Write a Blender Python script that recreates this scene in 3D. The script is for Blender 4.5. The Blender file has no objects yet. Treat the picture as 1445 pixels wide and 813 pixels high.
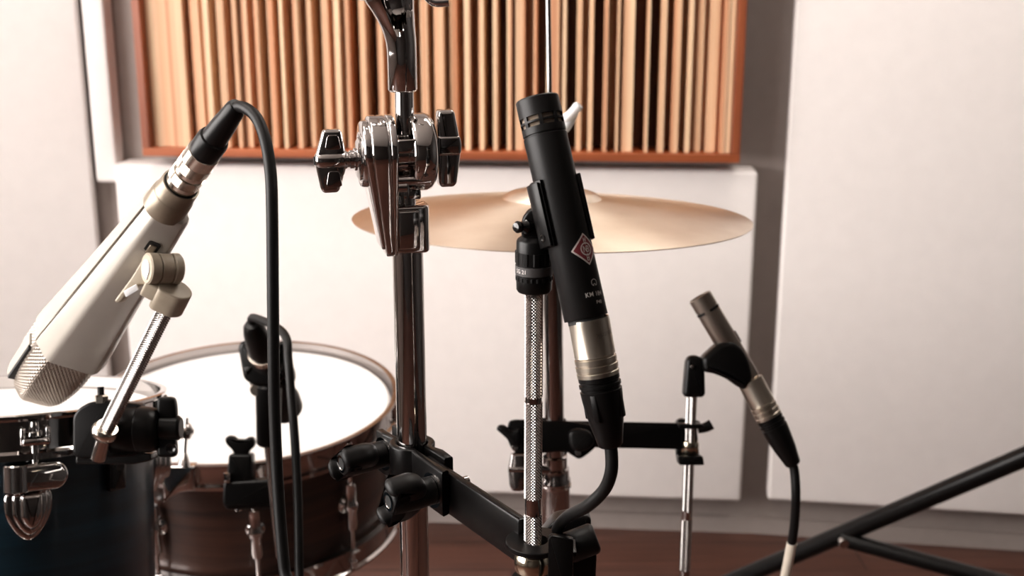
import bpy, bmesh, math, random
from mathutils import Vector, Matrix

random.seed(7)
SC = bpy.context.scene
COL = SC.collection
PI = math.pi

# ------------------------------------------------------------------ camera
F = 1700.0                      # focal length in pixels of the 1445 x 813 frame
PITCH = math.radians(14.65)
CS, SN = math.cos(PITCH), math.sin(PITCH)
CAM_H = 1.14
cam_d = bpy.data.cameras.new('camera')
cam_d.sensor_width = 36.0
cam_d.lens = 36.0 * F / 1445.0
cam_d.clip_start = 0.02
cam_d.clip_end = 30
cam_d.dof.use_dof = True
cam_d.dof.focus_distance = 0.665
cam_d.dof.aperture_fstop = 13.5
cam = bpy.data.objects.new('camera', cam_d)
cam.location = (0, 0, CAM_H)
cam.rotation_euler = (PI / 2 - PITCH, 0, 0)
COL.objects.link(cam)
SC.camera = cam
CAMP = Vector((0, 0, CAM_H))
RIGHT = Vector((1, 0, 0))
UP = Vector((0, SN, CS))
FWD = Vector((0, CS, -SN))


def P(px, py, d):
    """world point seen at photo pixel px,py at depth d metres along the view axis"""
    return CAMP + RIGHT * ((px - 722.5) / F * d) - UP * ((py - 406.5) / F * d) + FWD * d


def ray(px, py):
    return (RIGHT * ((px - 722.5) / F) - UP * ((py - 406.5) / F) + FWD)


def on_plane(px, py, p0, n):
    r = ray(px, py)
    t = (p0 - CAMP).dot(n) / r.dot(n)
    return CAMP + r * t


def zpy(Y, py):
    """height of the point at world depth Y that appears on picture row py"""
    k = (py - 406.5) / F
    return CAM_H + Y * (k * CS + SN) / (k * SN - CS)


def srgb(r, g, b):
    def f(c):
        c = c / 255.0
        return c / 12.92 if c <= 0.04045 else ((c + 0.055) / 1.055) ** 2.4
    return (f(r), f(g), f(b), 1.0)


# ------------------------------------------------------------------ materials
def new_mat(name):
    m = bpy.data.materials.new(name)
    m.use_nodes = True
    nt = m.node_tree
    b = nt.nodes['Principled BSDF']
    return m, nt, b


def N(nt, t, **kw):
    n = nt.nodes.new(t)
    for k, v in kw.items():
        if k.startswith('i_'):
            n.inputs[k[2:].replace('_', ' ')].default_value = v
        else:
            setattr(n, k, v)
    return n


def simple(name, col, rough, metal=0.0, noise=0.0, nscale=60.0, bump=0.0, bscale=400.0, coat=0.0, spec=0.5,
           rvar=0.0, stretch=None):
    m, nt, b = new_mat(name)
    b.inputs['Base Color'].default_value = col
    b.inputs['Roughness'].default_value = rough
    b.inputs['Metallic'].default_value = metal
    b.inputs['Specular IOR Level'].default_value = spec
    if coat:
        b.inputs['Coat Weight'].default_value = coat
        b.inputs['Coat Roughness'].default_value = 0.06
    tc = N(nt, 'ShaderNodeTexCoord')
    src = tc.outputs['Object']
    if stretch:
        mp = N(nt, 'ShaderNodeMapping')
        mp.inputs['Scale'].default_value = stretch
        nt.links.new(src, mp.inputs[0])
        src = mp.outputs[0]
    if noise or rvar:
        n = N(nt, 'ShaderNodeTexNoise')
        n.inputs['Scale'].default_value = nscale
        n.inputs['Detail'].default_value = 4
        nt.links.new(src, n.inputs['Vector'])
        if noise:
            mx = N(nt, 'ShaderNodeMixRGB', blend_type='MULTIPLY')
            mx.inputs[0].default_value = 1.0
            mx.inputs[1].default_value = col
            mr = N(nt, 'ShaderNodeMapRange')
            mr.inputs[1].default_value = 0.3
            mr.inputs[2].default_value = 0.7
            mr.inputs[3].default_value = 1 - noise
            mr.inputs[4].default_value = 1 + noise * 0.6
            nt.links.new(n.outputs['Fac'], mr.inputs[0])
            nt.links.new(mr.outputs[0], mx.inputs[2])
            nt.links.new(mx.outputs[0], b.inputs['Base Color'])
        if rvar:
            mr = N(nt, 'ShaderNodeMapRange')
            mr.inputs[3].default_value = rough - rvar
            mr.inputs[4].default_value = rough + rvar
            nt.links.new(n.outputs['Fac'], mr.inputs[0])
            nt.links.new(mr.outputs[0], b.inputs['Roughness'])
    if bump:
        n2 = N(nt, 'ShaderNodeTexNoise')
        n2.inputs['Scale'].default_value = bscale
        n2.inputs['Detail'].default_value = 3
        nt.links.new(src, n2.inputs['Vector'])
        bp = N(nt, 'ShaderNodeBump')
        bp.inputs['Strength'].default_value = bump
        bp.inputs['Distance'].default_value = 0.001
        nt.links.new(n2.outputs['Fac'], bp.inputs['Height'])
        nt.links.new(bp.outputs[0], b.inputs['Normal'])
    return m


def wood(name, c1, c2, scale, rough, grain_axis='Z', coat=0.0, dist=3.0, fine=0.25):
    """streaky grain that runs along grain_axis of object space"""
    m, nt, b = new_mat(name)
    b.inputs['Roughness'].default_value = rough
    if coat:
        b.inputs['Coat Weight'].default_value = coat
        b.inputs['Coat Roughness'].default_value = 0.08
    tc = N(nt, 'ShaderNodeTexCoord')
    mp = N(nt, 'ShaderNodeMapping')
    s = {'X': (0.05, 1, 1), 'Y': (1, 0.05, 1), 'Z': (1, 1, 0.05)}[grain_axis]
    mp.inputs['Scale'].default_value = s
    nt.links.new(tc.outputs['Object'], mp.inputs[0])
    n = N(nt, 'ShaderNodeTexNoise')
    n.inputs['Scale'].default_value = scale
    n.inputs['Detail'].default_value = 6
    n.inputs['Distortion'].default_value = dist * 0.1
    nt.links.new(mp.outputs[0], n.inputs['Vector'])
    cr = N(nt, 'ShaderNodeValToRGB')
    cr.color_ramp.elements[0].position = 0.32
    cr.color_ramp.elements[0].color = c1
    cr.color_ramp.elements[1].position = 0.68
    cr.color_ramp.elements[1].color = c2
    nt.links.new(n.outputs['Fac'], cr.inputs[0])
    nt.links.new(cr.outputs[0], b.inputs['Base Color'])
    bp = N(nt, 'ShaderNodeBump')
    bp.inputs['Strength'].default_value = fine
    bp.inputs['Distance'].default_value = 0.0006
    nt.links.new(n.outputs['Fac'], bp.inputs['Height'])
    nt.links.new(bp.outputs[0], b.inputs['Normal'])
    return m


M = {}
M['chrome'] = simple('chrome', (0.58, 0.56, 0.55, 1), 0.06, 1.0)
M['dark_chrome'] = simple('smoky_chrome', (0.42, 0.39, 0.38, 1), 0.09, 1.0)
M['steel'] = simple('knurled_steel', (0.52, 0.49, 0.47, 1), 0.2, 1.0)
M['nickel'] = simple('satin_nickel', (0.56, 0.50, 0.42, 1), 0.30, 1.0, bump=0.05, bscale=900)
M['nickel_bright'] = simple('bright_nickel', (0.70, 0.64, 0.56, 1), 0.2, 1.0)
M['mic_nickel'] = simple('brushed_mic_nickel', (0.40, 0.35, 0.30, 1), 0.38, 1.0)
M['brass_nut'] = simple('worn_nickel_nut', (0.70, 0.62, 0.48, 1), 0.16, 1.0, rvar=0.08, nscale=300)
M['black_satin'] = simple('black_satin_paint', srgb(18, 17, 17), 0.42, spec=0.25, bump=0.04, bscale=2500)
M['black'] = simple('black_plastic', srgb(10, 9, 9), 0.34, spec=0.2)
M['black_gloss'] = simple('black_gloss', srgb(18, 17, 17), 0.15)
M['rubber'] = simple('black_rubber', srgb(12, 11, 11), 0.45, spec=0.22, bump=0.05, bscale=1500)
M['slot'] = simple('slot_black', srgb(8, 8, 8), 0.7)
M['grille_brass'] = simple('capsule_mesh_metal', (0.30, 0.25, 0.20, 1), 0.35, 1.0)
M['powder'] = simple('black_powder_coat', srgb(9, 8, 8), 0.28, spec=0.2, bump=0.08, bscale=1800)
M['beige'] = simple('beige_enamel', srgb(176, 170, 161), 0.26, noise=0.06, nscale=25, spec=0.5)
M['beige_worn'] = simple('worn_beige_plastic', srgb(166, 154, 136), 0.45, noise=0.14, nscale=90)
M['beige_metal'] = simple('dull_beige_metal', srgb(134, 122, 106), 0.36, metal=0.4, noise=0.1, nscale=120)
M['pale_cap'] = simple('pale_grey_cap', srgb(220, 220, 222), 0.5)
M['grille'] = simple('head_grille_metal', (0.34, 0.30, 0.26, 1), 0.36, 1.0)
M['groove'] = simple('seam_dark', srgb(96, 84, 72), 0.6)
M['head_white'] = simple('coated_drum_head', srgb(228, 225, 223), 0.62, noise=0.02, nscale=8, bump=0.05, bscale=300)
M['fabric'] = simple('white_fabric', srgb(238, 232, 229), 0.95, noise=0.02, nscale=30, bump=0.25, bscale=700, spec=0.1)
M['taupe'] = simple('taupe_wall_cloth', srgb(156, 146, 141), 0.9, noise=0.04, nscale=40, bump=0.2, bscale=600, spec=0.1)
M['ceiling'] = simple('ceiling_paint', srgb(190, 182, 176), 0.9, spec=0.1)
M['dark_wall'] = wood('dark_wood_wall', srgb(26, 22, 21), srgb(42, 35, 32), 14, 0.5, 'Z')
M['frame_wood'] = wood('reddish_frame_wood', srgb(120, 58, 30), srgb(176, 96, 56), 30, 0.4, 'X')
M['frame_wood_v'] = wood('reddish_frame_wood_upright', srgb(96, 46, 28), srgb(150, 80, 48), 30, 0.4, 'Z')
M['panel_back'] = wood('dark_recess_wood', srgb(74, 46, 36), srgb(104, 68, 52), 30, 0.7, 'Z')
M['tape'] = simple('white_cable_tape', srgb(225, 214, 198), 0.6, noise=0.06, nscale=80)
M['silver'] = simple('badge_silver', srgb(214, 206, 202), 0.35, metal=0.3)
M['burgundy'] = simple('badge_burgundy', srgb(112, 42, 48), 0.3)
M['print'] = simple('grey_print', srgb(190, 186, 182), 0.6)
M['label_grey'] = simple('label_grey', srgb(58, 56, 56), 0.5)


def slat_mat():
    m, nt, b = new_mat('pale_slat_wood')
    b.inputs['Roughness'].default_value = 0.55
    tc = N(nt, 'ShaderNodeTexCoord')
    # one tone per board: colour picked from x only
    sx = N(nt, 'ShaderNodeSeparateXYZ')
    nt.links.new(tc.outputs['Object'], sx.inputs[0])
    wn = N(nt, 'ShaderNodeTexNoise', noise_dimensions='1D')
    wn.inputs['Scale'].default_value = 55
    wn.inputs['Detail'].default_value = 1
    nt.links.new(sx.outputs['X'], wn.inputs['W'])
    mp = N(nt, 'ShaderNodeMapping')
    mp.inputs['Scale'].default_value = (1, 1, 0.06)
    nt.links.new(tc.outputs['Object'], mp.inputs[0])
    n = N(nt, 'ShaderNodeTexNoise')
    n.inputs['Scale'].default_value = 45
    n.inputs['Detail'].default_value = 5
    nt.links.new(mp.outputs[0], n.inputs['Vector'])
    cr = N(nt, 'ShaderNodeValToRGB')
    cr.color_ramp.elements[0].position = 0.34
    cr.color_ramp.elements[0].color = srgb(206, 146, 108)
    cr.color_ramp.elements[1].position = 0.66
    cr.color_ramp.elements[1].color = srgb(240, 206, 168)
    nt.links.new(wn.outputs['Fac'], cr.inputs[0])
    mx = N(nt, 'ShaderNodeMixRGB', blend_type='MULTIPLY')
    mx.inputs[0].default_value = 1
    mr = N(nt, 'ShaderNodeMapRange')
    mr.inputs[1].default_value = 0.3
    mr.inputs[2].default_value = 0.7
    mr.inputs[3].default_value = 0.84
    mr.inputs[4].default_value = 1.04
    nt.links.new(n.outputs['Fac'], mr.inputs[0])
    nt.links.new(cr.outputs[0], mx.inputs[1])
    nt.links.new(mr.outputs[0], mx.inputs[2])
    nt.links.new(mx.outputs[0], b.inputs['Base Color'])
    return m


M['slat'] = slat_mat()


def floor_mat():
    m, nt, b = new_mat('red_brown_floorboards')
    b.inputs['Roughness'].default_value = 0.38
    tc = N(nt, 'ShaderNodeTexCoord')
    br = N(nt, 'ShaderNodeTexBrick')
    br.inputs['Scale'].default_value = 1.0
    br.inputs['Brick Width'].default_value = 1.4
    br.inputs['Row Height'].default_value = 0.12
    br.inputs['Mortar Size'].default_value = 0.002
    br.inputs['Color1'].default_value = srgb(90, 58, 48)
    br.inputs['Color2'].default_value = srgb(70, 44, 36)
    br.inputs['Mortar'].default_value = srgb(40, 22, 18)
    nt.links.new(tc.outputs['Object'], br.inputs['Vector'])
    mp = N(nt, 'ShaderNodeMapping')
    mp.inputs['Scale'].default_value = (0.8, 14, 1)
    nt.links.new(tc.outputs['Object'], mp.inputs[0])
    n = N(nt, 'ShaderNodeTexNoise')
    n.inputs['Scale'].default_value = 6
    n.inputs['Detail'].default_value = 6
    nt.links.new(mp.outputs[0], n.inputs['Vector'])
    mr = N(nt, 'ShaderNodeMapRange')
    mr.inputs[1].default_value = 0.3
    mr.inputs[2].default_value = 0.7
    mr.inputs[3].default_value = 0.65
    mr.inputs[4].default_value = 1.2
    nt.links.new(n.outputs['Fac'], mr.inputs[0])
    mx = N(nt, 'ShaderNodeMixRGB', blend_type='MULTIPLY')
    mx.inputs[0].default_value = 1
    nt.links.new(br.outputs['Color'], mx.inputs[1])
    nt.links.new(mr.outputs[0], mx.inputs[2])
    nt.links.new(mx.outputs[0], b.inputs['Base Color'])
    return m


M['floor'] = floor_mat()


def cymbal_mat():
    m, nt, b = new_mat('cymbal_bronze')
    b.inputs['Metallic'].default_value = 1.0
    b.inputs['Roughness'].default_value = 0.36
    b.inputs['Anisotropic'].default_value = 0.8
    b.inputs['Anisotropic Rotation'].default_value = 0.25
    tg = N(nt, 'ShaderNodeTangent', direction_type='RADIAL', axis='Z')
    nt.links.new(tg.outputs[0], b.inputs['Tangent'])
    tc = N(nt, 'ShaderNodeTexCoord')
    n = N(nt, 'ShaderNodeTexNoise')
    n.inputs['Scale'].default_value = 16
    n.inputs['Detail'].default_value = 6
    nt.links.new(tc.outputs['Object'], n.inputs['Vector'])
    cr = N(nt, 'ShaderNodeValToRGB')
    cr.color_ramp.elements[0].position = 0.3
    cr.color_ramp.elements[0].color = (0.74, 0.62, 0.50, 1)
    cr.color_ramp.elements[1].position = 0.7
    cr.color_ramp.elements[1].color = (0.90, 0.80, 0.68, 1)
    nt.links.new(n.outputs['Fac'], cr.inputs[0])
    nt.links.new(cr.outputs[0], b.inputs['Base Color'])
    ln = N(nt, 'ShaderNodeVectorMath', operation='LENGTH')
    sp = N(nt, 'ShaderNodeVectorMath', operation='MULTIPLY')
    sp.inputs[1].default_value = (1, 1, 0)
    nt.links.new(tc.outputs['Object'], sp.inputs[0])
    nt.links.new(sp.outputs[0], ln.inputs[0])
    n1 = N(nt, 'ShaderNodeTexNoise', noise_dimensions='1D')
    n1.inputs['Scale'].default_value = 900
    n1.inputs['Detail'].default_value = 2
    nt.links.new(ln.outputs['Value'], n1.inputs['W'])
    bp = N(nt, 'ShaderNodeBump')
    bp.inputs['Strength'].default_value = 0.5
    bp.inputs['Distance'].default_value = 0.0004
    nt.links.new(n1.outputs['Fac'], bp.inputs['Height'])
    nt.links.new(bp.outputs[0], b.inputs['Normal'])
    return m


M['cymbal'] = cymbal_mat()
M['tom_shell'] = wood('dark_teal_stained_shell', srgb(14, 26, 34), srgb(24, 46, 58), 40, 0.3, 'X', coat=0.4, fine=0.05)
M['snare_shell'] = wood('dark_rosewood_shell', srgb(22, 13, 10), srgb(62, 38, 29), 34, 0.35, 'Z', coat=0.3, fine=0.05)
# grain of the round shell runs around it: use height only
for nm in ('snare_shell', 'tom_shell'):
    for nd in M[nm].node_tree.nodes:
        if nd.type == 'MAPPING':
            nd.inputs['Scale'].default_value = (0.10, 0.10, 2.0)


def emis(name, col, s):
    m, nt, b = new_mat(name)
    b.inputs['Emission Color'].default_value = col
    b.inputs['Emission Strength'].default_value = s
    b.inputs['Base Color'].default_value = (0.8, 0.8, 0.8, 1)
    return m


# ------------------------------------------------------------------ mesh helpers
def frame(o, z, x=None):
    """matrix with origin o, local Z along z, local X as near x as it can be"""
    z = Vector(z).normalized()
    x = Vector(x) if x is not None else (Vector((1, 0, 0)) if abs(z.x) < 0.9 else Vector((0, 1, 0)))
    x = (x - z * x.dot(z)).normalized()
    y = z.cross(x)
    m = Matrix((x, y, z)).transposed().to_4x4()
    m.translation = Vector(o)
    return m


I4 = Matrix.Identity(4)


def put(bm, tmp, mat=None):
    me = bpy.data.meshes.new('t')
    tmp.to_mesh(me)
    tmp.free()
    if mat is not None:
        me.transform(mat)
    bm.from_mesh(me)
    bpy.data.meshes.remove(me)


def loft(bm, loops, mat=None, cap0=True, cap1=True, closed=True):
    t = bmesh.new()
    L = [[t.verts.new(Vector(p)) for p in lp] for lp in loops]
    n = len(L[0])
    for a, b in zip(L[:-1], L[1:]):
        for i in range(n if closed else n - 1):
            j = (i + 1) % n
            try:
                t.faces.new((a[i], a[j], b[j], b[i]))
            except ValueError:
                pass
    if cap0:
        t.faces.new(list(reversed(L[0])))
    if cap1:
        t.faces.new(L[-1])
    bmesh.ops.recalc_face_normals(t, faces=t.faces)
    put(bm, t, mat)


def lathe(bm, prof, mat=None, seg=40):
    """prof: (r, z) list along local Z"""
    loops = []
    for r, z in prof:
        r = max(r, 1e-6)
        loops.append([(r * math.cos(2 * PI * i / seg), r * math.sin(2 * PI * i / seg), z) for i in range(seg)])
    loft(bm, loops, mat)


def cyl(bm, a, b, r, r2=None, seg=32, ch=0.0):
    a, b = Vector(a), Vector(b)
    h = (b - a).length
    r2 = r if r2 is None else r2
    c = ch if ch else min(r, r2, h) * 0.08
    lathe(bm, [(r - c, 0), (r, c), (r2, h - c), (r2 - c, h)], frame(a, b - a), seg)


def tube(bm, pts, r, seg=16, smooth=8, flat=1.0):
    """round bar through pts (Catmull-Rom); r may be a list"""
    pts = [Vector(p) for p in pts]
    rs = r if isinstance(r, (list, tuple)) else [r] * len(pts)
    if smooth > 1 and len(pts) > 2:
        q, qr = [], []
        for i in range(len(pts) - 1):
            p0 = pts[max(i - 1, 0)]
            p1, p2 = pts[i], pts[i + 1]
            p3 = pts[min(i + 2, len(pts) - 1)]
            for k in range(smooth):
                u = k / smooth
                q.append(0.5 * ((2 * p1) + (p2 - p0) * u + (2 * p0 - 5 * p1 + 4 * p2 - p3) * u * u
                                + (3 * p1 - p0 - 3 * p2 + p3) * u ** 3))
                qr.append(rs[i] * (1 - u) + rs[i + 1] * u)
        q.append(pts[-1])
        qr.append(rs[-1])
        pts, rs = q, qr
    loops = []
    t0 = (pts[1] - pts[0]).normalized()
    nx = t0.orthogonal().normalized()
    for i, p in enumerate(pts):
        t = (pts[min(i + 1, len(pts) - 1)] - pts[max(i - 1, 0)]).normalized()
        nx = (nx - t * nx.dot(t)).normalized()
        ny = t.cross(nx)
        loops.append([p + (nx * math.cos(2 * PI * k / seg) + ny * math.sin(2 * PI * k / seg) * flat) * rs[i]
                      for k in range(seg)])
    loft(bm, loops)


def rpoly(pts, r, n=5):
    """round the corners of a 2-D polygon"""
    out = []
    m = len(pts)
    rr = r if isinstance(r, (list, tuple)) else [r] * m
    for i in range(m):
        p = Vector(pts[i]).to_2d()
        a = Vector(pts[i - 1]).to_2d() - p
        b = Vector(pts[(i + 1) % m]).to_2d() - p
        d = min(rr[i], a.length * 0.48, b.length * 0.48)
        if d <= 0:
            out.append(p)
            continue
        A, B = p + a.normalized() * d, p + b.normalized() * d
        for k in range(n + 1):
            u = k / n
            out.append(A * (1 - u) ** 2 + p * 2 * u * (1 - u) + B * u * u)
    return [(v.x, v.y) for v in out]


def prism(bm, pts, t0, t1, mat=None, bev=0.0, seg=3):
    """polygon pts in local XY extruded from z=t0 to z=t1, edges of both faces rounded by bev"""
    loops = []
    c = Vector((sum(p[0] for p in pts) / len(pts), sum(p[1] for p in pts) / len(pts)))
    if bev <= 0:
        zs = [(t0, 0), (t1, 0)]
    else:
        zs = []
        for k in range(seg + 1):
            a = PI / 2 * k / seg
            zs.append((t0 + bev * (1 - math.sin(a)), bev * (1 - math.cos(a))))
        zs[:] = [(t0 + bev * (1 - math.cos(PI / 2 * k / seg)), bev * (1 - math.sin(PI / 2 * k / seg))) for k in range(seg + 1)]
        zs += [(t1 - bev * (1 - math.cos(PI / 2 * k / seg)), bev * (1 - math.sin(PI / 2 * k / seg))) for k in range(seg, -1, -1)]
    m = len(pts)
    # inset normals
    nrm = []
    area = sum(pts[i][0] * pts[(i + 1) % m][1] - pts[(i + 1) % m][0] * pts[i][1] for i in range(m))
    sg = 1 if area > 0 else -1
    for i in range(m):
        a, b = Vector(pts[i - 1]), Vector(pts[(i + 1) % m])
        e = (b - a)
        if e.length < 1e-9:
            e = Vector((1, 0))
        e.normalize()
        nrm.append(Vector((-e.y, e.x)) * sg)
    for z, ins in zs:
        loops.append([(pts[i][0] + nrm[i].x * ins, pts[i][1] + nrm[i].y * ins, z) for i in range(m)])
    loft(bm, loops, mat)


def box(bm, c, s, mat=None, bev=0.0, seg=2):
    """box centre c, full size s in the frame mat"""
    x, y, z = s[0] / 2, s[1] / 2, s[2] / 2
    pts = [(-x, -y), (x, -y), (x, y), (-x, y)]
    if bev:
        pts = rpoly(pts, bev, 3)
    mm = Matrix.Translation(Vector(c))
    prism(bm, pts, -z, z, (mat @ mm) if mat is not None else mm, bev, seg)


def knurl(bm, a, b, r, n=18, h=0.0006, pitch=None):
    """diamond knurling built as little pyramids around a bar"""
    a, b = Vector(a), Vector(b)
    L = (b - a).length
    pitch = pitch or 2 * PI * r / n
    rows = max(2, int(round(2 * L / pitch)))
    seg = 2 * n
    fr = frame(a, b - a)
    t = bmesh.new()
    V = []
    for j in range(rows + 1):
        z = L * j / rows
        row = []
        for i in range(seg):
            th = 2 * PI * i / seg
            rr = r if (i + j) % 2 else r - h
            row.append(t.verts.new((rr * math.cos(th), rr * math.sin(th), z)))
        V.append(row)
    for j in range(rows):
        for i in range(seg):
            k = (i + 1) % seg
            v00, v10, v11, v01 = V[j][i], V[j][k], V[j + 1][k], V[j + 1][i]
            if (i + j) % 2 == 0:
                t.faces.new((v00, v10, v11))
                t.faces.new((v00, v11, v01))
            else:
                t.faces.new((v00, v10, v01))
                t.faces.new((v10, v11, v01))
    t.faces.new(list(reversed(V[0])))
    t.faces.new(V[-1])
    put(bm, t, fr)


def text_bm(s, size, bold=0.0):
    cu = bpy.data.curves.new('txt', 'FONT')
    cu.body = s
    cu.size = size
    cu.align_x = 'CENTER'
    cu.align_y = 'CENTER'
    cu.offset = bold
    ob = bpy.data.objects.new('txt', cu)
    COL.objects.link(ob)
    dg = bpy.context.evaluated_depsgraph_get()
    me = bpy.data.meshes.new_from_object(ob.evaluated_get(dg))
    bpy.data.objects.remove(ob)
    bpy.data.curves.remove(cu)
    t = bmesh.new()
    t.from_mesh(me)
    bpy.data.meshes.remove(me)
    return t


def flat_poly(t, pts, z=0.0):
    t.faces.new([t.verts.new((p[0], p[1], z)) for p in pts])


def ring_poly(t, r0, r1, n=32, a0=0.0, a1=2 * PI, c=(0, 0)):
    prev = None
    for i in range(n + 1):
        a = a0 + (a1 - a0) * i / n
        cur = (t.verts.new((c[0] + r0 * math.cos(a), c[1] + r0 * math.sin(a), 0)),
               t.verts.new((c[0] + r1 * math.cos(a), c[1] + r1 * math.sin(a), 0)))
        if prev:
            t.faces.new((prev[0], prev[1], cur[1], cur[0]))
        prev = cur


def wrap(bm, t, fr, R, th0, z0, lift=0.0001, step=0.0006, flip=False):
    """bend the flat drawing t round a cylinder of radius R in frame fr: local x goes clockwise from angle th0, y along Z"""
    xs = [v.co.x for v in t.verts]
    lo, hi = min(xs), max(xs)
    k = lo + step
    while k < hi:
        bmesh.ops.bisect_plane(t, geom=t.verts[:] + t.edges[:] + t.faces[:], plane_co=(k, 0, 0), plane_no=(1, 0, 0))
        k += step
    for v in t.verts:
        x, y = v.co.x, v.co.y
        if flip:
            x, y = -x, -y
        th = th0 - x / R
        rr = R + lift + v.co.z
        v.co = Vector((rr * math.cos(th), rr * math.sin(th), z0 + y))
    put(bm, t, fr)


def obj(name, bm, mat, parent=None, smooth=True, angle=38):
    me = bpy.data.meshes.new(name)
    bm.to_mesh(me)
    bm.free()
    if smooth:
        for p in me.polygons:
            p.use_smooth = True
        me.set_sharp_from_angle(angle=math.radians(angle))
    me.materials.append(M[mat] if isinstance(mat, str) else mat)
    o = bpy.data.objects.new(name, me)
    COL.objects.link(o)
    if parent is not None:
        # meshes are built in world space: keep them where they are
        o.parent = parent
        o.matrix_parent_inverse = world(parent).inverted()
    return o


def world(o):
    m = o.matrix_basis.copy()
    if o.parent is not None:
        m = world(o.parent) @ o.matrix_parent_inverse @ m
    return m


def tag(o, label, cat, group=None):
    o['label'] = label
    o['category'] = cat
    if group:
        o['group'] = group
    return o


def thing(name, label, cat, loc, group=None):
    o = bpy.data.objects.new(name, None)
    o.empty_display_size = 0.02
    o.location = loc
    COL.objects.link(o)
    return tag(o, label, cat, group)


def struct(name, bm, mat):
    o = obj(name, bm, mat, None, smooth=False)
    o['kind'] = 'structure'
    return o


def B():
    return bmesh.new()


def copy_thing(o, mat, label=None):
    """copy of a thing with its parts and sub-parts, moved by mat"""
    c = o.copy()
    COL.objects.link(c)
    c.matrix_basis = mat @ o.matrix_basis
    if label:
        c['label'] = label
    for ch in list(o.children):
        d = ch.copy()
        COL.objects.link(d)
        d.parent = c
        d.matrix_parent_inverse = ch.matrix_parent_inverse.copy()
        for g in list(ch.children):
            e = g.copy()
            COL.objects.link(e)
            e.parent = d
            e.matrix_parent_inverse = g.matrix_parent_inverse.copy()
    return c


# ================================================================== THE ROOM
# back wall: slightly turned, right wall piece turned a little more, left wall splayed
WB_A = math.radians(4.5)
WB_U = Vector((math.cos(WB_A), -math.sin(WB_A), 0))
WB_N = Vector((-math.sin(WB_A), -math.cos(WB_A), 0))      # towards the room
WB_P = Vector((0, 2.372, 0))
WR_A = math.radians(8.5)
WR_U = Vector((math.cos(WR_A), -math.sin(WR_A), 0))
WR_N = Vector((-math.sin(WR_A), -math.cos(WR_A), 0))
RC = WB_P + WB_U * 0.505                                   # corner between back wall and right piece
LC = WB_P - WB_U * 0.868                                    # left corner
WL_A = math.radians(14)
WL_U = Vector((-math.cos(WL_A), -math.sin(WL_A), 0))
WL_N = Vector((math.sin(WL_A), -math.cos(WL_A), 0))
CEIL = 2.7
RR = RC + WR_U * 1.9
LL = LC + WL_U * 1.4
FRONT = -2.6


def wall_slab(bm, a, b, n, z0=0.0, z1=CEIL, th=0.1):
    a, b = Vector(a), Vector(b)
    lo = [a, b, b - n * th, a - n * th]
    loft(bm, [[(p.x, p.y, z0) for p in lo], [(p.x, p.y, z1) for p in lo]])


bm = B()
wall_slab(bm, LC, RC, WB_N)
struct('wall_back', bm, 'taupe')
bm = B()
wall_slab(bm, RC, RR, WR_N)
struct('wall_right', bm, 'taupe')
bm = B()
wall_slab(bm, RR, (RR.x, FRONT, 0), Vector((-1, 0, 0)))
struct('wall_side', bm, 'dark_wall')
bm = B()
wall_slab(bm, LC, LL, WL_N)
wall_slab(bm, LL, (LL.x, FRONT, 0), Vector((1, 0, 0)))
struct('wall_left', bm, 'taupe')
bm = B()
wall_slab(bm, (LL.x, FRONT, 0), (RR.x, FRONT, 0), Vector((0, 1, 0)))
struct('wall_front', bm, 'dark_wall')
room = [LC, RC, RR, Vector((RR.x, FRONT, 0)), Vector((LL.x, FRONT, 0)), LL]
bm = B()
loft(bm, [[(p.x, p.y, -0.1) for p in room], [(p.x, p.y, 0) for p in room]])
struct('floor', bm, 'floor')
bm = B()
loft(bm, [[(p.x, p.y, CEIL) for p in room], [(p.x, p.y, CEIL + 0.1) for p in room]])
struct('ceiling', bm, 'ceiling')
bm = B()
wall_slab(bm, LC + WB_N * 0.012, RC + WB_N * 0.012, WB_N, 0, 0.035, 0.012)
struct('baseboard_back', bm, 'taupe')
bm = B()
wall_slab(bm, RC + WR_N * 0.012, RR + WR_N * 0.012, WR_N, 0, 0.035, 0.012)
struct('baseboard_right', bm, 'taupe')

# ceiling lamps: three long boxes with a lit face
LAMP = emis('lamp_diffuser', srgb(255, 246, 236), 1.0)


def lamp(x, y, sx, sy, strength, label):
    t = thing('ceiling_lamp', label, 'lamp', (x, y, CEIL), 'ceiling lamps')
    b_ = B()
    box(b_, (x, y, CEIL - 0.03), (sx + 0.04, sy + 0.04, 0.06), None, 0.006)
    obj('housing', b_, 'silver', t)
    b_ = B()
    box(b_, (x, y, CEIL - 0.0625), (sx, sy, 0.005))
    m = LAMP.copy()
    m.node_tree.nodes['Principled BSDF'].inputs['Emission Strength'].default_value = strength
    obj('diffuser', b_, m, t, smooth=False)


lamp(-0.95, 0.75, 0.5, 1.1, 9, 'long lit ceiling lamp over the left side of the room')
lamp(0.72, 1.70, 0.9, 0.30, 15, 'lit ceiling lamp close to the back wall on the right')

# unseen window added on the left as a light source: frame, mullion, glowing panes
bm = B()
wx, wy0, wy1, wz0_, wz1_ = LL.x, -1.0, 1.30, 0.75, 2.35
for yy in (wy0, (wy0 + wy1) / 2, wy1):
    box(bm, (wx + 0.02, yy, (wz0_ + wz1_) / 2), (0.05, 0.06, wz1_ - wz0_ + 0.06))
for z_ in (wz0_, wz1_):
    box(bm, (wx + 0.02, (wy0 + wy1) / 2, z_), (0.05, wy1 - wy0, 0.06))
struct('added_window', bm, 'silver')
bm = B()
box(bm, (wx + 0.008, (wy0 + wy1) / 2, (wz0_ + wz1_) / 2), (0.006, wy1 - wy0, wz1_ - wz0_))
o = struct('added_window_panes', bm, emis('added_light_panes', srgb(255, 249, 245), 11.5))


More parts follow.
